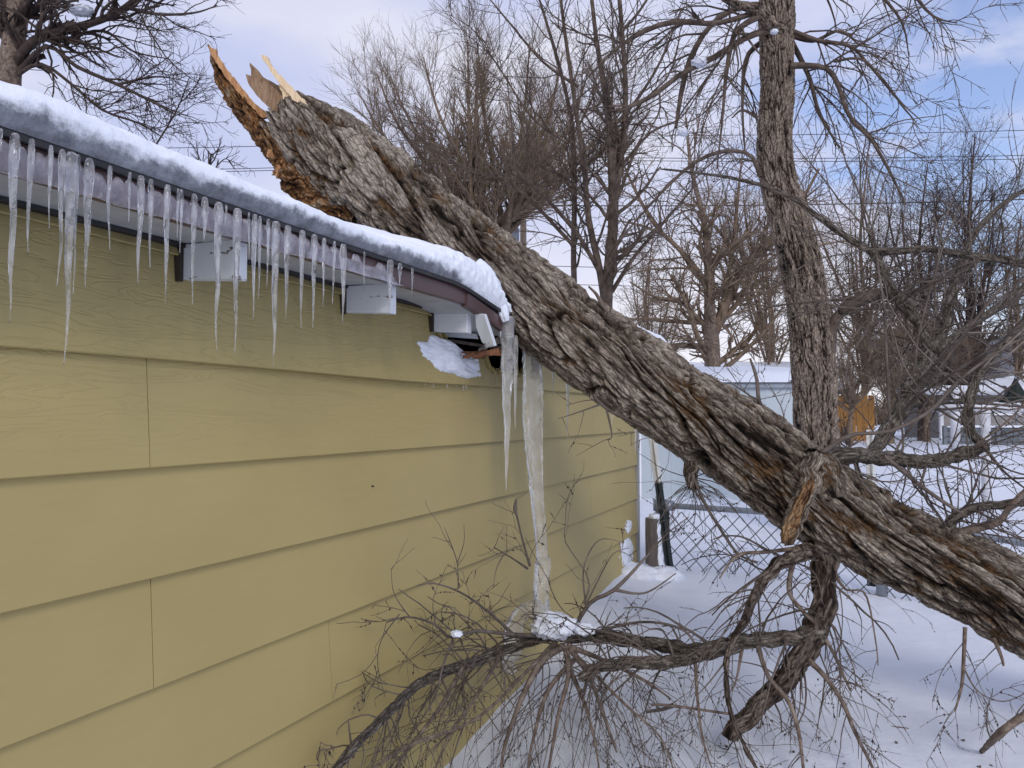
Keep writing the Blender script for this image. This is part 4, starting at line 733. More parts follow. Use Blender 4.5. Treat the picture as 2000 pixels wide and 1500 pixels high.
lims = [line(c, 14) for c in (
 [(1510, 60, 8.1, 16), (1460, 72, 8, 13), (1390, 115, 7.9, 12), (1330, 145, 7.8, 10), (1270, 190, 7.8, 10), (1200, 220, 7.8, 7)], [(1515, 10, 8.3, 16), (1440, 15, 8.2, 13), (1380, 60, 8.1, 11), (1340, 140, 8.0, 12), (1320, 250, 8.0, 6)],
 [(1480, 22, 8, 13), (1400, 45, 7.8, 10), (1300, 45, 7.7, 11), (1210, 90, 7.6, 7), (1150, 150, 7.6, 4)], [(1510, 70, 8.4, 14), (1460, 110, 8.5, 10), (1450, 200, 8.5, 6), (1455, 300, 8.5, 3)],
 [(1500, 25, 8, 14), (1440, 60, 7.8, 12), (1420, 130, 7.7, 9), (1410, 240, 7.7, 5), (1400, 330, 7.7, 3)], [(1546, 60, 8.1, 10), (1600, 80, 8, 9), (1660, 90, 7.9, 7), (1700, 130, 7.9, 5), (1790, 240, 7.9, 2)],
 [(1545, 128, 8.0, 14), (1600, 130, 7.9, 11), (1630, 150, 7.8, 9), (1660, 230, 7.7, 9), (1700, 270, 7.7, 7), (1735, 330, 7.7, 6), (1770, 400, 7.7, 3)], [(1545, 80, 8.3, 12), (1580, 150, 8.2, 9), (1600, 220, 8.1, 7), (1640, 290, 8.1, 3)],
 [(1630, 120, 7.9, 6), (1680, 115, 7.9, 5), (1720, 150, 7.9, 4), (1760, 200, 7.9, 3), (1800, 236, 7.9, 2)], [(1545, 70, 8.2, 10), (1590, 80, 8.1, 8), (1640, 60, 8, 6), (1680, 90, 8, 3)], [(1530, -20, 8.1, 16), (1600, -30, 8, 12), (1700, -20, 7.9, 8), (1760, 40, 7.9, 5), (1775, 110, 7.9, 2)],
 [(1530, -40, 8.1, 16), (1640, -60, 8, 12), (1760, -30, 7.9, 8), (1820, 30, 7.9, 5), (1870, 45, 7.9, 2)], [(1485, 345, 8.1, 10), (1462, 300, 8.1, 8), (1400, 298, 8, 8), (1340, 330, 8, 7), (1270, 400, 8, 5), (1200, 480, 8, 3)], [(1480, 230, 8, 8), (1450, 215, 8, 5), (1430, 230, 8, 3)],
 [(1620, 690, 8.1, 26), (1625, 640, 8.1, 22), (1650, 600, 8.0, 20), (1700, 570, 7.9, 17), (1770, 575, 7.8, 14), (1850, 540, 7.7, 10), (1930, 480, 7.6, 6)])]
g0 = merge(*lims); g1 = grow(*g0, 130, .1, 1, 45, .72, .12, (0, 0, -.08), .42, 9, .005); g2 = grow(*g1, 520, .15, 1, 45, .38, .15, (0, 0, -.05), .6, 7, .0038); g3 = grow(*g2, 1000, .2, 1, 42, .17, .16, (0, 0, -.02), .7, 5, .003)
V, F = batch([g0, g1, g2, g3], 5); mk('crown', V, F, M_TWIGM, stn, True)
for k, (a, b, s_, lab) in enumerate(((1366, 122, .07, 'snow lump caught high in the drooping boughs left of the standing trunk'), (1334, 258, .055, 'lower snow lump in the drooping twigs left of the standing trunk'), (1512, 62, .035, 'white snow bit in the top fork of the standing trunk'))):
    blob('snow_clump', P(a, b, 7.8 if k < 2 else 7.9), (s_, s_, s_*.65), M_SNOW, lab, 'snow', .35, 30+k, 9)
# ------------------------------------------------------------------ background trees
def tree(name, label, base, ctrls, levels, mat_t, mat_c, group=None, sides=5, K0=16):
    b = P(*base); b[2] = float(gz(b[0], b[1])); t = thing(name, label, 'tree', b, group)
    root = np.array([b-[0, 0, .1]])
    ls = []
    for c in ctrls:
        L = line(c, K0); ls.append(L)
    # main stem reaches the snow
    st = ls[0][0][0, 0]; stem = np.linspace(b-np.array([0, 0, .1]), st, 5); r0 = ls[0][1][0, 0]
    V, F = batch([(stem[None], np.linspace(r0*1.35, r0, 5)[None]), ls[0]], 10); mk('trunk', V, F, mat_t, t, True)
    g = merge(*ls); gs = [g if len(ls) == 1 else merge(*ls[1:])] if len(ls) > 1 else []
    cur = g
    for kw in levels: cur = grow(*cur, **kw); gs.append(cur)
    V, F = batch(gs[:-1], sides) if len(gs) > 1 else batch(gs, sides); V2, F2 = batch(gs[-1:], 3)
    mk('crown', np.vstack([V, V2]), np.vstack([F, F2+len(V)]), mat_c, t, True); return t
lv = lambda n, t0, ang, L, w, tr, rr, K, rm: dict(n=n, t0=t0, t1=1, ang=ang, length=L, wander=w, trop=tr, rr=rr, K=K, rmin=rm)
GRP = 'bare winter trees behind the garage'
# left tree over the roof
tree('bare_tree', 'bare dark tree at the top left, reaching over the snowy roof', (20, 1000, 9.0),
  [[(15, 300, 9, 44), (18, 150, 9, 42), (30, 60, 9, 40), (35, 0, 9, 38), (40, -120, 9, 30), (60, -300, 9, 18)], [(22, 135, 9, 22), (60, 85, 8.9, 20), (110, 65, 8.8, 18), (180, 45, 8.7, 15), (230, 25, 8.6, 13), (270, -5, 8.6, 11), (330, -40, 8.5, 8)], [(250, 15, 8.6, 9), (310, 28, 8.5, 6), (380, 25, 8.5, 4), (425, 10, 8.5, 2)],
   [(30, 150, 9, 14), (90, 90, 8.8, 9), (150, 130, 8.7, 8), (230, 165, 8.6, 7), (300, 200, 8.5, 5), (345, 225, 8.5, 3)], [(30, 150, 9, 10), (80, 125, 8.8, 7), (140, 165, 8.7, 6), (200, 215, 8.6, 5), (270, 240, 8.6, 4), (320, 270, 8.5, 2)], [(120, 80, 8.8, 8), (200, 60, 8.8, 6), (260, 100, 8.7, 4), (330, 115, 8.7, 2)],
   [(15, 60, 9, 20), (-20, 20, 9, 16), (-60, -20, 9, 10)], [(30, 20, 9, 20), (80, -20, 9, 15), (160, -40, 9, 10), (240, -90, 9, 6)], [(230, 165, 8.6, 6), (300, 150, 8.6, 4), (350, 155, 8.6, 2)], [(300, 290, 9.4, 4), (345, 215, 9.4, 3), (370, 150, 9.4, 2)]],
  [lv(110, .12, 40, .62, .15, (.02, 0, .01), .55, 9, .005), lv(620, .15, 42, .34, .17, (0, 0, .03), .6, 7, .0036), lv(1600, .2, 42, .17, .18, (0, 0, .04), .7, 5, .0028)], M_LIMB, M_TWIGD, GRP)
blob('snow_clump', P(160, 20, 8.6), (.13, .11, .05), M_SNOW, 'snow lump caught on the upper boughs of the top left tree', 'snow', .3, 41, 9)
tree('bare_sapling', 'sparse bare treetop just peeking over the roof snow left of the splintered end', (412, 1000, 9.5), [[(412, 420, 9.5, 6), (410, 350, 9.5, 5), (412, 300, 9.5, 3)], [(411, 340, 9.5, 3), (440, 310, 9.5, 2), (458, 330, 9.5, 2)], [(411, 350, 9.5, 3), (390, 310, 9.5, 2), (378, 285, 9.5, 1.4)]],
  [lv(22, .2, 40, .28, .12, (0, 0, .05), .7, 6, .004), lv(70, .2, 40, .14, .12, (0, 0, .05), .7, 5, .003)], M_TWIGD, M_TWIGD, GRP)
# brown bushy tree
st = []
for k in range(15):
    a = -1.15+k*2.3/14; a += rng.normal()*.05; x = 945+rng.uniform(-25, 45); hgt = 420*(1-.30*abs(a)**2)
    st.append([(x, 470, 24, 12), (x+hgt*.28*math.sin(a)*1.3, 470-hgt*.3, 24+rng.normal(), 9), (x+hgt*.62*math.sin(a)*1.25, 470-hgt*.62*math.cos(a*.6), 24+rng.normal(), 6), (x+hgt*.9*math.sin(a)*1.1, 470-hgt*.93*math.cos(a*.72), 24+rng.normal(), 2.5)])
tree('bushy_tree', 'dense brown bushy tree with upright twigs rising behind the trunk left of centre', (950, 900, 24), [[(950, 640, 24, 26), (950, 520, 24, 24), (945, 440, 24, 22), (935, 330, 24, 14), (930, 220, 24, 8), (935, 110, 24, 3)], [(955, 560, 24, 20), (975, 480, 24.4, 14), (1000, 400, 24.4, 10), (1030, 280, 24.4, 6), (1040, 180, 24.4, 2)]]+st,
  [lv(420, .12, 33, 1.6, .10, (0, 0, .07), .4, 8, .007), lv(3400, .12, 33, .95, .12, (0, 0, .08), .55, 6, .005), lv(13000, .15, 32, .5, .12, (0, 0, .08), .7, 4, .0036)], M_LIMB, M_TWIGR, GRP)
# dark multi-stemmed tree
tree('multi_stem_tree', 'dark bare tree with several upright stems in the centre of the sky', (1182, 1000, 12),
  [[(1185, 680, 12, 28.8), (1184, 590, 12, 24.5), (1190, 520, 12, 21.6), (1198, 430, 12, 20.2), (1196, 320, 12, 18.7), (1185, 200, 12, 13.0), (1165, 80, 12, 8.6), (1150, -60, 12, 6.8)], [(1182, 590, 12, 17.3), (1170, 520, 12, 14.4), (1150, 430, 12, 13.0), (1140, 320, 12, 10.1), (1120, 180, 12, 8.5), (1100, 40, 12, 6.8), (1090, -60, 12, 5.1)],
   [(1200, 400, 12, 14.4), (1215, 300, 12, 12.2), (1222, 180, 12, 10.8), (1215, 60, 12, 9.4), (1205, -60, 12, 8.5)], [(1122, 600, 12.4, 13.0), (1120, 480, 12.4, 11.5), (1122, 380, 12.4, 10.8), (1118, 250, 12.4, 8.6), (1095, 140, 12.4, 7.6), (1060, 20, 12.4, 5.1), (1040, -40, 12.4, 3.4)],
   [(1175, 540, 12, 9.4), (1130, 460, 12, 8.5), (1060, 380, 12, 7.6), (1010, 330, 12, 6.0), (1000, 250, 12, 4.2), (990, 150, 12, 2.5)], [(1195, 570, 12, 9.4), (1240, 500, 12, 7.6), (1300, 430, 12, 6.0), (1360, 360, 12, 3.4)], [(1130, 170, 12, 7.6), (1060, 120, 12, 5.1), (1000, 50, 12, 4.2), (950, -10, 12, 2.5)], [(1120, 480, 12.4, 8.5), (1000, 360, 12.4, 6.0), (900, 330, 12.4, 4.2), (840, 250, 12.4, 2.5), (780, 240, 12.4, 1.4)],
   [(1185, 260, 12, 8.5), (1240, 200, 12, 6.8), (1290, 120, 12, 5.1), (1330, 20, 12, 3.4)], [(1110, 280, 12, 6.8), (1040, 230, 12, 5.1), (980, 140, 12, 3.4), (925, 60, 12, 1.7), (880, 30, 12, 1.3)], [(1215, 60, 12, 6.8), (1250, 20, 12, 5.1), (1300, -60, 12, 3.4)], [(1130, 560, 12.4, 6.8), (1040, 500, 12, 5.1), (970, 490, 12, 4.2), (900, 400, 12, 2.5)], [(1210, 330, 12, 6.8), (1270, 260, 12, 5.1), (1330, 230, 12, 3.4), (1370, 170, 12, 1.7)]],
  [lv(170, .1, 42, 1.1, .13, (0, 0, .02), .42, 9, .006), lv(800, .15, 42, .55, .16, (0, 0, .02), .6, 7, .0045), lv(1800, .2, 42, .27, .16, (0, 0, .02), .7, 5, .0035)], M_TWIGM, M_TWIGM, GRP)
# tan forked tree
tree('forked_tree', 'tan bare tree forking low behind the shed roof with an arched side limb', (1392, 960, 17),
  [[(1392, 800, 17, 34), (1392, 730, 17, 32), (1390, 660, 17, 30), (1386, 600, 17, 22), (1385, 520, 17, 17), (1375, 430, 17, 12), (1350, 330, 17, 8), (1340, 230, 17, 4)], [(1395, 650, 17, 24), (1420, 590, 17, 19), (1450, 530, 17, 15), (1500, 470, 17, 12), (1560, 400, 17, 8), (1600, 330, 17, 5)],
   [(1388, 700, 17, 16), (1370, 680, 17, 15), (1335, 675, 17, 13), (1290, 680, 17, 10), (1250, 690, 17, 6)], [(1385, 560, 17, 12), (1340, 500, 17, 10), (1280, 440, 17, 8), (1240, 370, 17, 6), (1210, 300, 17, 3)], [(1410, 600, 17, 11), (1430, 500, 17, 9), (1440, 400, 17, 7), (1450, 300, 17, 3)],
   [(1380, 640, 17, 10), (1330, 590, 17, 8), (1280, 580, 17, 6), (1230, 550, 17, 3)], [(1450, 530, 17, 10), (1530, 520, 17, 7), (1600, 480, 17, 5), (1660, 470, 17, 3)], [(1400, 730, 17, 12), (1440, 700, 17, 9), (1490, 650, 17, 7), (1530, 600, 17, 4)], [(1300, 460, 17, 8), (1250, 440, 17, 5), (1200, 430, 17, 3)]],
  [lv(150, .1, 45, 1.15, .16, (0, 0, .03), .42, 9, .008), lv(800, .15, 45, .62, .17, (0, 0, .02), .6, 7, .0055), lv(1900, .2, 42, .32, .17, (0, 0, .02), .7, 5, .004)], M_LIMB, M_TWIGR, GRP)
# right-hand distance
def bushy(label, x, D, yb, yt, spread, n1, seed, mat=M_TWIGR, name='distant_tree', grp='distant bare trees', w=10, n2=1200, n3=3000, up=.025):
    r_ = np.random.default_rng(seed); H_ = yb-yt; c = [[(x, yb, D, w*1.4), (x+spread*.04, yb-H_*.3, D, w), (x-spread*.02, yb-H_*.65, D, w*.6), (x+spread*.05, yt, D, w*.2)]]
    for k in range(n1):
        a = r_.uniform(-1, 1); h0 = r_.uniform(.12, .45); c.append([(x, yb-H_*h0*.6, D, w*.6), (x+a*spread*.25, yb-H_*(h0+.12), D+r_.normal()*.5, w*.45), (x+a*spread*.42, yb-H_*(h0+.32), D+r_.normal()*.8, w*.3), (x+a*spread*.5, yb-H_*min(.97, h0+.55-.1*abs(a)), D+r_.normal(), w*.14)])
    s_ = D/FPX*H_/5
    return tree(name, label, (x, yb, D), c, [lv(150, .15, 44, s_*1.0, .19, (0, 0, up), .4, 8, .0003*D), lv(int(n2*.8), .15, 42, s_*.55, .20, (0, 0, up), .6, 6, .0002*D), lv(int(n3*.95), .2, 40, s_*.28, .16, (0, 0, up), .7, 4, .00014*D)], mat, mat, grp)
bushy('slim bare tree with the tallest feathery top at the far right', 1895, 24, 800, 262, 190, 9, 1, M_TWIGD)
bushy('bare tree with a rounded dark top left of the tallest far right one', 1800, 22, 800, 320, 240, 10, 2, M_TWIGD)
bushy('brown bare tree half hidden right behind the standing trunk', 1685, 26, 800, 300, 240, 10, 3)
bushy('thin bare tree at the right picture edge behind the clothesline', 1985, 25, 800, 420, 200, 8, 4)
bushy('low brown bare tree right of the multi-stemmed one, above the trunk', 1265, 24, 800, 470, 190, 10, 5, M_TWIGR, w=8)
bushy('brown bare tree directly left of the standing trunk', 1500, 27, 800, 330, 220, 9, 6)
for k, (x, D, yt, lab) in enumerate(((1660, 19, 640, 'brown thicket shrub left of the others behind the orange fence'), (1740, 20, 600, 'tallest brown thicket shrub in the middle of the yard edge'), (1810, 21, 620, 'brown thicket shrub beside the neighbour house roof'), (1875, 21, 650, 'dark thicket shrub closest to the neighbour house'))):
    bushy(lab, x, D, 822, yt, 170, 16, 50+k, M_TWIGR if k < 3 else M_TWIGD, 'bare_shrub', 'thicket shrubs along the far yard', 7, 1800, 6500, .09)
for k, (x, y, D, lab) in enumerate(((1655, 885, 14, 'leafless low shrub on the snow right behind the standing trunk'), (1560, 845, 16, 'leafless low shrub partly behind the standing trunk'))):
    bushy(lab, x, D, y, y-75, 120, 10, 70+k, M_TWIGD, 'bare_shrub', 'low shrubs behind the standing tree', 4, 300, 700, .06)
# far woods
n = 9000; px = rng.uniform(-100, 2150, n); D = rng.uniform(55, 80, n); top = rng.uniform(.4, 1, n)**.7
hh = (3.9+1.6*pn(np.stack([px*.012, 0*px, 0*px], -1), 8))*top; K = 4; pts = np.zeros((n, K, 3))
for k in range(n): pts[k, 0] = P(px[k], 811, D[k])
pts[:, 0, 2] = 0
for k in range(1, K): pts[:, k] = pts[:, 0]+np.stack([rng.normal(size=n)*.22*k, rng.normal(size=n)*.2*k, hh*k/(K-1)], -1)
V, F = batch([(pts, np.linspace(.07, .02, K)[None].repeat(n, 0))], 3); tag(mk('distant_woods', V, F, M_TWIGR, None, True), 'far brown line of bare woods beyond the yards', 'woods', None, 'stuff')
# ------------------------------------------------------------------ power line
M_POLE = simple('pole_wood', (.20, .15, .11), (.30, .24, .18), 8, .9); M_WIRE = simple('wire_black', (.03, .03, .035), (.05, .05, .055), 5, .7)
pb = P(1022, 811, 30); pb[2] = 0; pt = P(1022, 280, 30)
pole = thing('utility_pole', 'tan wooden utility pole seen through the trees above the trunk', 'utility pole', pb)
mb = MB(); mb.tube([pb, (pb+pt)/2, pt], [.15, .13, .11], 12); mb.build('pole', M_POLE, pole, True)
ax = np.array([.35, .94, 0.]); mb = MB(); c = pt-np.array([0, 0, .3]); mb.obox(c, ax*.8, np.array([-.94, .35, 0])*.05, np.array([0, 0, .06])); mb.build('crossarm', M_POLE, pole)
mb = MB(); c = P(1006, 462, 29.6); mb.tube([c-[0, 0, .3], c+[0, 0, .3]], .16, 14); mb.build('transformer', M_GALV, pole, True)
for k, e in enumerate((-.7, 0, .7)):
    mb = MB(); c = pt+ax*e-np.array([0, 0, .2]); mb.tube([c, c+[0, 0, .08], c+[0, 0, .16]], [.05, .07, .03], 10); mb.build('insulator', M_GALV, pole, True)
for k, (ya, yb_, lab) in enumerate(((262, 248, 'topmost power line crossing the sky at the right'), (305, 297, 'second power line from the top at the right, upper of a close pair'), (310, 304, 'third power line from the top, lower of a close pair'), (401, 383, 'thick power line crossing behind the standing trunk at mid height'), (518, 521, 'upper of the two low power lines behind the bare trees'), (553, 556, 'lowest power line behind the bare trees'))):
    a, b = P(1022, ya, 30), P(2300, yb_-(ya-yb_)*.3, 30); l = P(200, ya+28, 30); r_ = .022 if k == 3 else .013
    pts = []
    for s0, s1, sg in ((l, a, .25), (a, b, .35)):
        for t in np.linspace(0, 1, 24): p = s0+(s1-s0)*t; p[2] -= sg*(4*t*(1-t))*.5; pts.append(p)
    mb = MB(); mb.tube(pts[:24]+pts[25:], r_, 6); tag(mb.build('power_line', M_WIRE, None, True), lab, 'wire', 'power lines')
# ------------------------------------------------------------------ shed
def m_metal():
    m, t, b = nmat('pale_blue_sheet'); v = coords(t)
    t.links.new(ramp(t, noise(t, coords(t, (1, 1, .3)), 3, 4), [(.3, (.40, .46, .50)), (.7, (.48, .54, .58))]), b.inputs['Base Color']); b.inputs['Roughness'].default_value = .45; return m
M_METAL = m_metal(); M_CLEANW = simple('white_trim', (.72, .74, .78), (.80, .82, .85), 4, .5, .05)
def frame2(px0, px1, D): # ground corners facing the camera
    a, b = P(px0, 811, D), P(px1, 811, D); a[2] = b[2] = 0; return a, b
a, b = frame2(1250, 1600, 11.2); d = (b-a)/np.linalg.norm(b-a); nb = np.array([-d[1], d[0], 0]); L = np.linalg.norm(b-a); up = np.array([0, 0, 1.])
shed = thing('metal_shed', 'pale blue corrugated metal shed with a snowy low roof', 'shed', a)
zt = EYE+.40; n = int(L/.022); V = []; F = []
for q in range(n+1):
    s_ = q*L/n; ph = (s_ % .22)/.22; o_ = -.007 if ph < .18 else (-.0 if ph > .3 else -.0035)
    p = a+d*s_+nb*o_*1.0; V += [p-up*.3, p+up*zt]
F = [(2*q, 2*q+2, 2*q+3, 2*q+1) for q in range(n)]; mk('wall', V, F, M_METAL, shed, False)
mb = MB(); mb.obox(a+d*L/2+nb*1.5+up*(zt/2-.16), d*(L/2), nb*1.47, up*(zt/2+.14)); mb.build('wall', M_METAL, shed)
mb = MB(); mb.obox(a+d*L/2-nb*.03+up*(zt+.02), d*(L/2+.06), nb*.045, up*.035); mb.build('roof_edge', M_GALV, shed, False, .005)
mb = MB(); mb.obox(a-d*.03-nb*.03+up*(zt/2-.1), d*.035, nb*.03, up*(zt/2+.1)); mb.build('corner_trim', M_CLEANW, shed)
def snowslab(name, c0, c1, c2, c3, th, parent=None, seed=0, n=40, m=14):     # snow lying on a roof plane given by four corners
    c0, c1, c2, c3 = map(np.asarray, (c0, c1, c2, c3)); U1, V1 = np.meshgrid(np.linspace(0, 1, n), np.linspace(0, 1, m), indexing='ij')
    p = (c0*(1-U1)[..., None]+c1*U1[..., None])*(1-V1)[..., None]+(c3*(1-U1)[..., None]+c2*U1[..., None])*V1[..., None]
    e = np.clip(np.minimum(np.minimum(U1, 1-U1)*n/3, np.minimum(V1, 1-V1)*m/2.), 0, 1); p[..., 2] += .01+th*np.sqrt(e)*(1+.25*pn(p*1.5, seed))
    i = np.arange(n-1)[:, None]*m; j = np.arange(m-1)[None]; F = np.stack([i+j, i+m+j, i+m+j+1, i+j+1], -1).reshape(-1, 4); return mk(name, p, F, M_SNOW, parent, True)
r0 = a-d*.08-nb*.10+up*(zt+.05); r1 = b+d*.08-nb*.10+up*(zt+.05)
mb = MB(); rr = [r0, r1, r1+nb*1.6+up*.22, r0+nb*1.6+up*.22, r1+nb*3.2, r0+nb*3.2]; mb.add(rr, [(0, 1, 2, 3), (3, 2, 4, 5)]); mb.build('roof', M_GALV, shed)
snowslab('snow_layer', r0-nb*.03, r1-nb*.03, r1+nb*1.6+up*.22, r0+nb*1.6+up*.22, .13, shed, 3)
# ------------------------------------------------------------------ houses
M_GLASS, tg, bg = nmat('window_glass'); bg.inputs['Base Color'].default_value = (.02, .025, .03, 1); bg.inputs['Roughness'].default_value = .08
def house(label, px0, px1, D, zE, zR, depth, wall, wins, ridge='x', over=.25, roofc=None, snow=True, name='house'):
    a, b = frame2(px0, px1, D); d = (b-a)/np.linalg.norm(b-a); nb = np.array([-d[1], d[0], 0]); L = np.linalg.norm(b-a)
    t = thing(name, label, 'house', a, 'houses beyond the yard'); mb = MB(); mb.obox(a+d*L/2+nb*depth/2+up*(zE/2-.2), d*L/2, nb*depth/2, up*(zE/2+.2))
    if ridge == 'y': mb.add([a+up*zE, b+up*zE, a+d*L/2+up*(zR-.05)], [(0, 1, 2)])
    else: mb.add([a+up*zE+d*.01, a+nb*depth+up*zE+d*.01, a+d*.01+nb*depth/2+up*(zR-.05)], [(0, 1, 2)]); mb.add([b+up*zE-d*.01, b+nb*depth+up*zE-d*.01, b-d*.01+nb*depth/2+up*(zR-.05)], [(0, 1, 2)])
    mb.build('wall', wall, t)
    if ridge == 'x': A = a-d*over-nb*over+up*zE; Bb = b+d*over-nb*over+up*zE; Cc = b+d*over+nb*depth/2+up*zR; Dd = a-d*over+nb*depth/2+up*zR; E2 = b+d*over+nb*(depth+over)+up*zE; F2 = a-d*over+nb*(depth+over)+up*zE
    else: A = a-d*over-nb*over+up*zE; Bb = a-d*over+nb*(depth+over)+up*zE; Cc = a+d*L/2+nb*(depth+over)+up*zR; Dd = a+d*L/2-nb*over+up*zR; E2 = b+d*over+nb*(depth+over)+up*zE; F2 = b+d*over-nb*over+up*zE
    mb = MB(); k = up*.12
    for q in ((A, Bb, Cc, Dd), (Dd, Cc, E2, F2)): mb.add(list(q)+[p-k for p in q], [(0, 1, 2, 3), (7, 6, 5, 4), (0, 4, 5, 1), (1, 5, 6, 2), (2, 6, 7, 3), (3, 7, 4, 0)])
    rf = mb.build('roof', roofc or M_SHING, t)
    if snow:
        snowslab('snow_layer', A, Bb, Cc, Dd, .2, rf, 5); snowslab('snow_layer', Dd, Cc, E2, F2, .2, rf, 6)
    for (u0, z0, u1, z1) in wins:
        c = a+d*(u0+u1)/2*L+up*(z0+z1)/2-nb*.03; fr = MB(); hw = d*(u1-u0)/2*L; hz = up*(z1-z0)/2; w_ = .05
        for s_ in (-1, 1): fr.obox(c+hw*s_, d*w_, nb*.04, hz+up*w_*1.0); fr.obox(c+hz*s_, hw-d*w_*1.02, nb*.038, up*w_)
        fo = fr.build('window', M_CLEANW, t); g = MB(); g.obox(c+nb*.015, hw, nb*.01, hz); g.build('pane', M_GLASS, fo)
    return t
M_MINT = simple('mint_wall', (.50, .60, .56), (.58, .68, .64), 4, .7, .1); M_TAUPE = simple('taupe_wall', (.20, .185, .18), (.28, .26, .25), 6, .8, .2); M_GREYR = simple('grey_shingle', (.13, .135, .15), (.2, .205, .22), 20, .9, .3)
M_LIGHT = simple('pale_siding', (.55, .58, .62), (.65, .68, .72), 5, .7, .1)
house('snow-roofed mint house behind the shed and the standing trunk', 1350, 1640, 24, EYE+.75, EYE+1.75, 7, M_MINT, [(.3, 1.2, .42, 1.9)], 'x')
house('low taupe house with a row of dark windows behind the clothesline', 1836, 2100, 24, EYE+.62, EYE+1.0, 2.2, M_TAUPE, [(.40, 1.50, .46, 1.80), (.47, 1.50, .58, 1.80), (.63, 1.50, .74, 1.80), (.86, 1.2, .95, 1.8)], 'x')
house('tall grey-roofed house at the far right edge', 1945, 2250, 30, EYE+1.2, EYE+3.4, 8, M_LIGHT, [(.15, 1.2, .25, 2.2)], 'y', .35, M_GREYR, False)
mb = MB(); a, b = frame2(1828, 1845, 23.2)
# porch posts in front of the low house
for k, x in enumerate((1838, 1868)):
    c = P(x, 811, 23.2); c[2] = .9; mb = MB(); mb.obox(c, RT*.05, np.array([-RT[1], RT[0], 0])*.05, up*.95); tag(mb.build('porch_post', M_CLEANW, None, False, .01), ['white porch post at the left end of the low house', 'second white porch post, nearer the dark windows'][k], 'post', 'porch posts')
# grey corrugated fence
a, b = frame2(1842, 2150, 19); d = (b-a)/np.linalg.norm(b-a); nb = np.array([-d[1], d[0], 0]); L = np.linalg.norm(b-a); cf = thing('corrugated_fence', 'low dark grey corrugated metal fence in front of the taupe house', 'fence', a)
M_CORR = simple('grey_corrugated', (.10, .115, .13), (.17, .19, .21), 4, .6, .1); V = []; n = 60; zb_, zt_ = .25, EYE-.30
for q in range(n+1):
    z = zb_-.2+(zt_-zb_+.2)*q/n; o_ = .03*math.sin(q*2*math.pi/7.5); V += [a+up*z+nb*o_, b+up*z+nb*o_]
mk('panel', V, [(2*q, 2*q+1, 2*q+3, 2*q+2) for q in range(n)], M_CORR, cf, True)
for k in range(4):
    mb = MB(); mb.obox(a+d*L*k/3-nb*.05+up*zt_/2, d*.04, nb*.04, up*(zt_/2+.05)); mb.build('post', M_CORR, cf)
snowslab('snow_layer', a-nb*.08+up*zt_, b-nb*.08+up*zt_, b+nb*.08+up*zt_, a+nb*.08+up*zt_, .05, cf, 2, 40, 5)
# orange board fence
M_OR = simple('orange_board', (.40, .19, .05), (.56, .28, .075), 7, .75, .4, .004, (5, 5, .5)); a, b = frame2(1600, 1708, 22); d = (b-a)/np.linalg.norm(b-a); nb = np.array([-d[1], d[0], 0]); L = np.linalg.norm(b-a)
of = thing('board_fence', 'orange-stained vertical board fence right of the standing trunk', 'fence', a); n = 9; w = L/n; mb = MB()
for k in range(n): mb.obox(a+d*(k+.5)*w+up*(EYE+.54)/2+nb*.01*(k % 2), d*(w/2-.008), nb*.012, up*(EYE+.56)/2)
mb.build('board_panel', M_OR, of)
mb = MB()
for z in (.5, 1.5): mb.obox(a+d*L/2+nb*.05+up*z, d*L/2, nb*.02, up*.045)
mb.build('rail', M_OR, of)
# closed patio parasol
M_GREEN = simple('dark_green_cloth', (.008, .014, .012), (.02, .03, .026), 10, .9, .4); c = P(1985, 811, 20); c[2] = 0
um = thing('patio_umbrella', 'dark closed patio umbrella by the low house at the right edge', 'umbrella', c); zt0 = EYE+.92; zb0 = EYE+.32
th = np.linspace(0, 2*np.pi, 48, endpoint=False); V = []; R_ = lambda t: .03+.30*t**1.1
for q in range(20):
    t = q/19; V += [(c[0]+math.cos(x)*R_(t)*(1+.16*t*math.cos(8*x)), c[1]+math.sin(x)*R_(t)*(1+.16*t*math.cos(8*x)), zt0+(zb0-zt0)*t) for x in th]
F = [(q*48+e, q*48+(e+1) % 48, (q+1)*48+(e+1) % 48, (q+1)*48+e) for q in range(19) for e in range(48)]+[tuple(range(48))]; mk('canopy', V, F, M_GREEN, um, True)
mb = MB(); mb.tube([c, c+up*(zt0+.06)], .025, 10); mb.build('pole', M_GALV, um, True)
# clothesline poles
M_CL = simple('pale_pole_paint', (.48, .49, .52), (.62, .63, .66), 10, .55, .3)
for k, (x, yb_, yt_, D, xa, xb, lab) in enumerate(((1925, 945, 795, gd(1925, 945), 1822, 2060, 'nearer white clothesline T-post with a wide crossbar'), (1866, 886, 762, gd(1866, 886), 1806, 1960, 'farther white clothesline T-post with a dark-ended crossbar'))):
    b = P(x, yb_, D); b[2] = float(gz(b[0], b[1])); t = thing('clothesline_post', lab, 'clothesline post', b, 'clothesline posts'); tp = P(x, yt_, D); r_ = .5*17/FPX*D
    mb = MB(); mb.tube([b-up*.1, tp], r_, 16); mb.build('post', M_CL, t, True)
    mb = MB(); mb.tube([P(xa, yt_, D), P(xb, yt_+(1 if k else 2), D)], r_*1.05, 16); mb.build('crossbar', M_CL, t, True)
    mb = MB(); e = P(xb, yt_+1, D); mb.tube([e-RT*.03, e+RT*.03], r_*1.15, 16); mb.build('end_cap', M_DRIP, t, True)
    if k: snowslab('snow_layer', P(xa, yt_-7, D-.04), P(xb, yt_-6, D-.04), P(xb, yt_-6, D+.04), P(xa, yt_-7, D+.04), .02, t, 2, 30, 5)
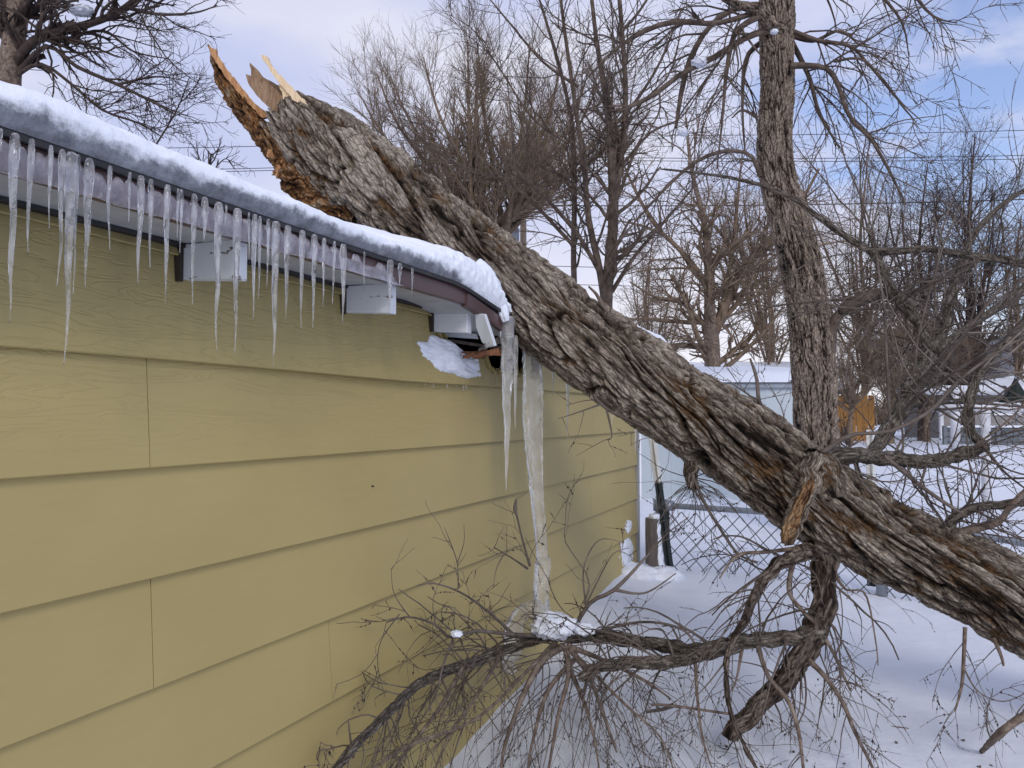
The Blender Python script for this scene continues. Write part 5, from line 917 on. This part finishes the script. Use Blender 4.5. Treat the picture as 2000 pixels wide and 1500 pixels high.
# ------------------------------------------------------------------ chain-link fence
fa, fb = P(1300, 987, 6.35), P(1720, 1015, 5.55); fc = P(2120, 1080, 4.55)
for p in (fa, fb, fc): pass
f0 = fa.copy(); f0[2] = float(gz(fa[0], fa[1])); fen = thing('chain_link_fence', 'galvanised chain-link fence with a pipe top rail passing under the fallen trunk', 'fence', f0)
mb = MB(); mb.tube([fa-(fb-fa)*.05, fa, fb, fc, fc+(fc-fb)*.3], .023, 14); mb.build('top_rail', M_GALV, fen, True)
M_MESH = simple('dull_wire', (.07, .08, .09), (.12, .135, .15), 12, .6, 0)
def chain(p0, p1, name='wire_mesh'):
    d = p1-p0; d[2] = 0; L = np.linalg.norm(d); d /= L; dia = .115; nn = int(L/dia); Hh = .62; rows = 5; gs = []; nrm = np.array([-d[1], d[0], 0])
    for s_ in (1, -1):
        for k in range(-rows-1, nn+rows+1):
            q = []
            for r_ in range(rows*2+1):
                x = (k+.5*s_*r_)*dia+(.0 if s_ > 0 else 0); z = r_*Hh/(rows*2); tt = x/L; q.append((x, z, r_))
            q = [w for w in q if -.001 <= w[0] <= L]
            if len(q) < 3: continue
            pts = np.array([p0+(p1-p0)*(x/L)-up*(.045+z)+nrm*(.004*s_*(-1)**r_) for x, z, r_ in q]); gs.append((resample(pts, 12)[None], np.full((1, 12), .0038)))
    V, F = batch([merge(*gs)], 5); return mk(name, V, F, M_MESH, fen, True)
chain(fa+(fb-fa)*.01, fb); chain(fb, fc)
for k, (p, hgt) in enumerate(((fa-(fb-fa)*.03, .03), (fb, .02), (fc, .02))):
    g_ = float(gz(p[0], p[1])); mb = MB(); q = p.copy(); q[2] = g_-.1; mb.tube([q, p+up*hgt, p+up*(hgt+.03)], [.038, .038, .012], 16); pp = mb.build('post', M_GALV, fen, True)
mb = MB(); p = fa-(fb-fa)*.03; mb.tube([p-(fb-fa)*.0-up*.045, p+up*.045], .055, 16); mb.tube([p+up*.0, p+(fb-fa)*.07], .042, 12); mb.build('rail_bracket', M_GALV, fen, True)
q = fa+(fb-fa)*.012; mb = MB(); mb.box((q[0]-.012, q[1]-.006, .25), (q[0]+.012, q[1]+.006, q[2]-.03)); mb.build('tension_bar', M_POSTK, fen)
# leaning steel posts
def tpost(a, b, Da, Db, lab, frac, w=.030):
    a, b = P(*a, Da), P(*b, Db); t = thing('steel_post', lab, 'post', b, 'two-tone steel posts'); m = a+(b-a)*frac; d = (b-a)/np.linalg.norm(b-a); s_ = RT-d*RT.dot(d); s_ /= np.linalg.norm(s_); n_v = np.cross(d, s_)
    for nm, p0, p1, mt in (('pale_top', a, m, M_POSTW), ('dark_shaft', m, b, M_POSTK)):
        mb = MB(); c = (p0+p1)/2; h_ = (p1-p0)/2; mb.obox(c, s_*w, n_v*.004, h_); mb.obox(c+n_v*.022, s_*.004, n_v*.018, h_*.999)
        if mt is M_POSTK:
            for k in range(9): mb.obox(p0+(p1-p0)*(k+.5)/9-n_v*.008, s_*w*.5, n_v*.005, d*.008)
        mb.build(nm, mt, t, False, .001)
tpost((1272, 838), (1308, 1108), 6.1, 6.2, 'two-tone steel post leaning between the wooden post and the fence rail', .38)
tpost((1700, 840), (1702, 1145), 5.75, 5.6, 'upright two-tone steel post half hidden behind the fallen trunk', .34)
# weathered wooden post with snow
D = 6.1; b = P(1275, 1137, D); b[2] = float(gz(b[0], b[1])); wp = thing('wooden_post', 'short weathered wooden post with snow clinging to one side', 'post', b)
tp = P(1273, 1012, D); n = 40; ps = np.linspace(b-up*.1, tp, n); V, F, h = tube1(ps, np.full(n, .052)*np.linspace(1.05, .95, n), 30, lambda S, T, R_: (.004*fbm(np.stack([np.cos(T)*4, np.sin(T)*4, S*3], -1), 3, 3), 0*S)); mk('shaft', V, F, M_WOODG, wp, False)
c = (b+tp)/2+RT*.055; q = np.linspace(b+RT*.05, tp+RT*.02+up*.03, 50); V, F, h = tube1(q, .035+.02*np.abs(pn(np.stack([np.linspace(0, 5, 50), 0*q[:, 0], 0*q[:, 0]], -1), 3)), 24, lambda S, T, R_: (.012*fbm(np.stack([np.cos(T), np.sin(T), S*9], -1), 4, 7), 0*S)); mk('snow_crust', V, F, M_SNOW, wp, True)
for k, (a, b_, s_, lab) in enumerate(((1292, 1128, .10, 'low snow heap at the foot of the wooden post'), (1240, 1140, .12, 'low snow heap against the far corner of the garage'))):
    p = P(a, b_, 6.0); p[2] = float(gz(p[0], p[1])); blob('snow_heap', p, (s_*1.6, s_*1.4, s_*.6), M_SNOW, lab, 'snow', .2, 60+k, 8)

# litter shed by the trunk
n = 55; c = rng.normal(size=(n, 2))*np.array([.9, .45])+np.array([1.75, 3.5]); c[:, 0] = np.maximum(c[:, 0], .25); rr = .006*np.exp(rng.normal(size=n)*.5); V = []; F = []
for k in range(n):
    z = float(gz(*c[k]))+.003; a0 = rng.uniform(0, 6.3); q = [(c[k, 0]+rr[k]*f*math.cos(a0+t), c[k, 1]+rr[k]*f*.5*math.sin(a0+t), z+.002*j) for j, (t, f) in enumerate(((0, 1.3), (1.4, 1), (2.9, 1.2), (4.4, .8)))]
    b0 = len(V); V += q+[(x, y, z_-.006) for x, y, z_ in q]; F += [tuple(b0+e for e in f) for f in ((0, 1, 2, 3), (7, 6, 5, 4), (0, 4, 5, 1), (1, 5, 6, 2), (2, 6, 7, 3), (3, 7, 4, 0))]
tag(mk('bark_litter', V, F, M_WOODG, None, False), 'small dark bark crumbs scattered on the snow under the fallen trunk', 'bark litter', None, 'stuff')
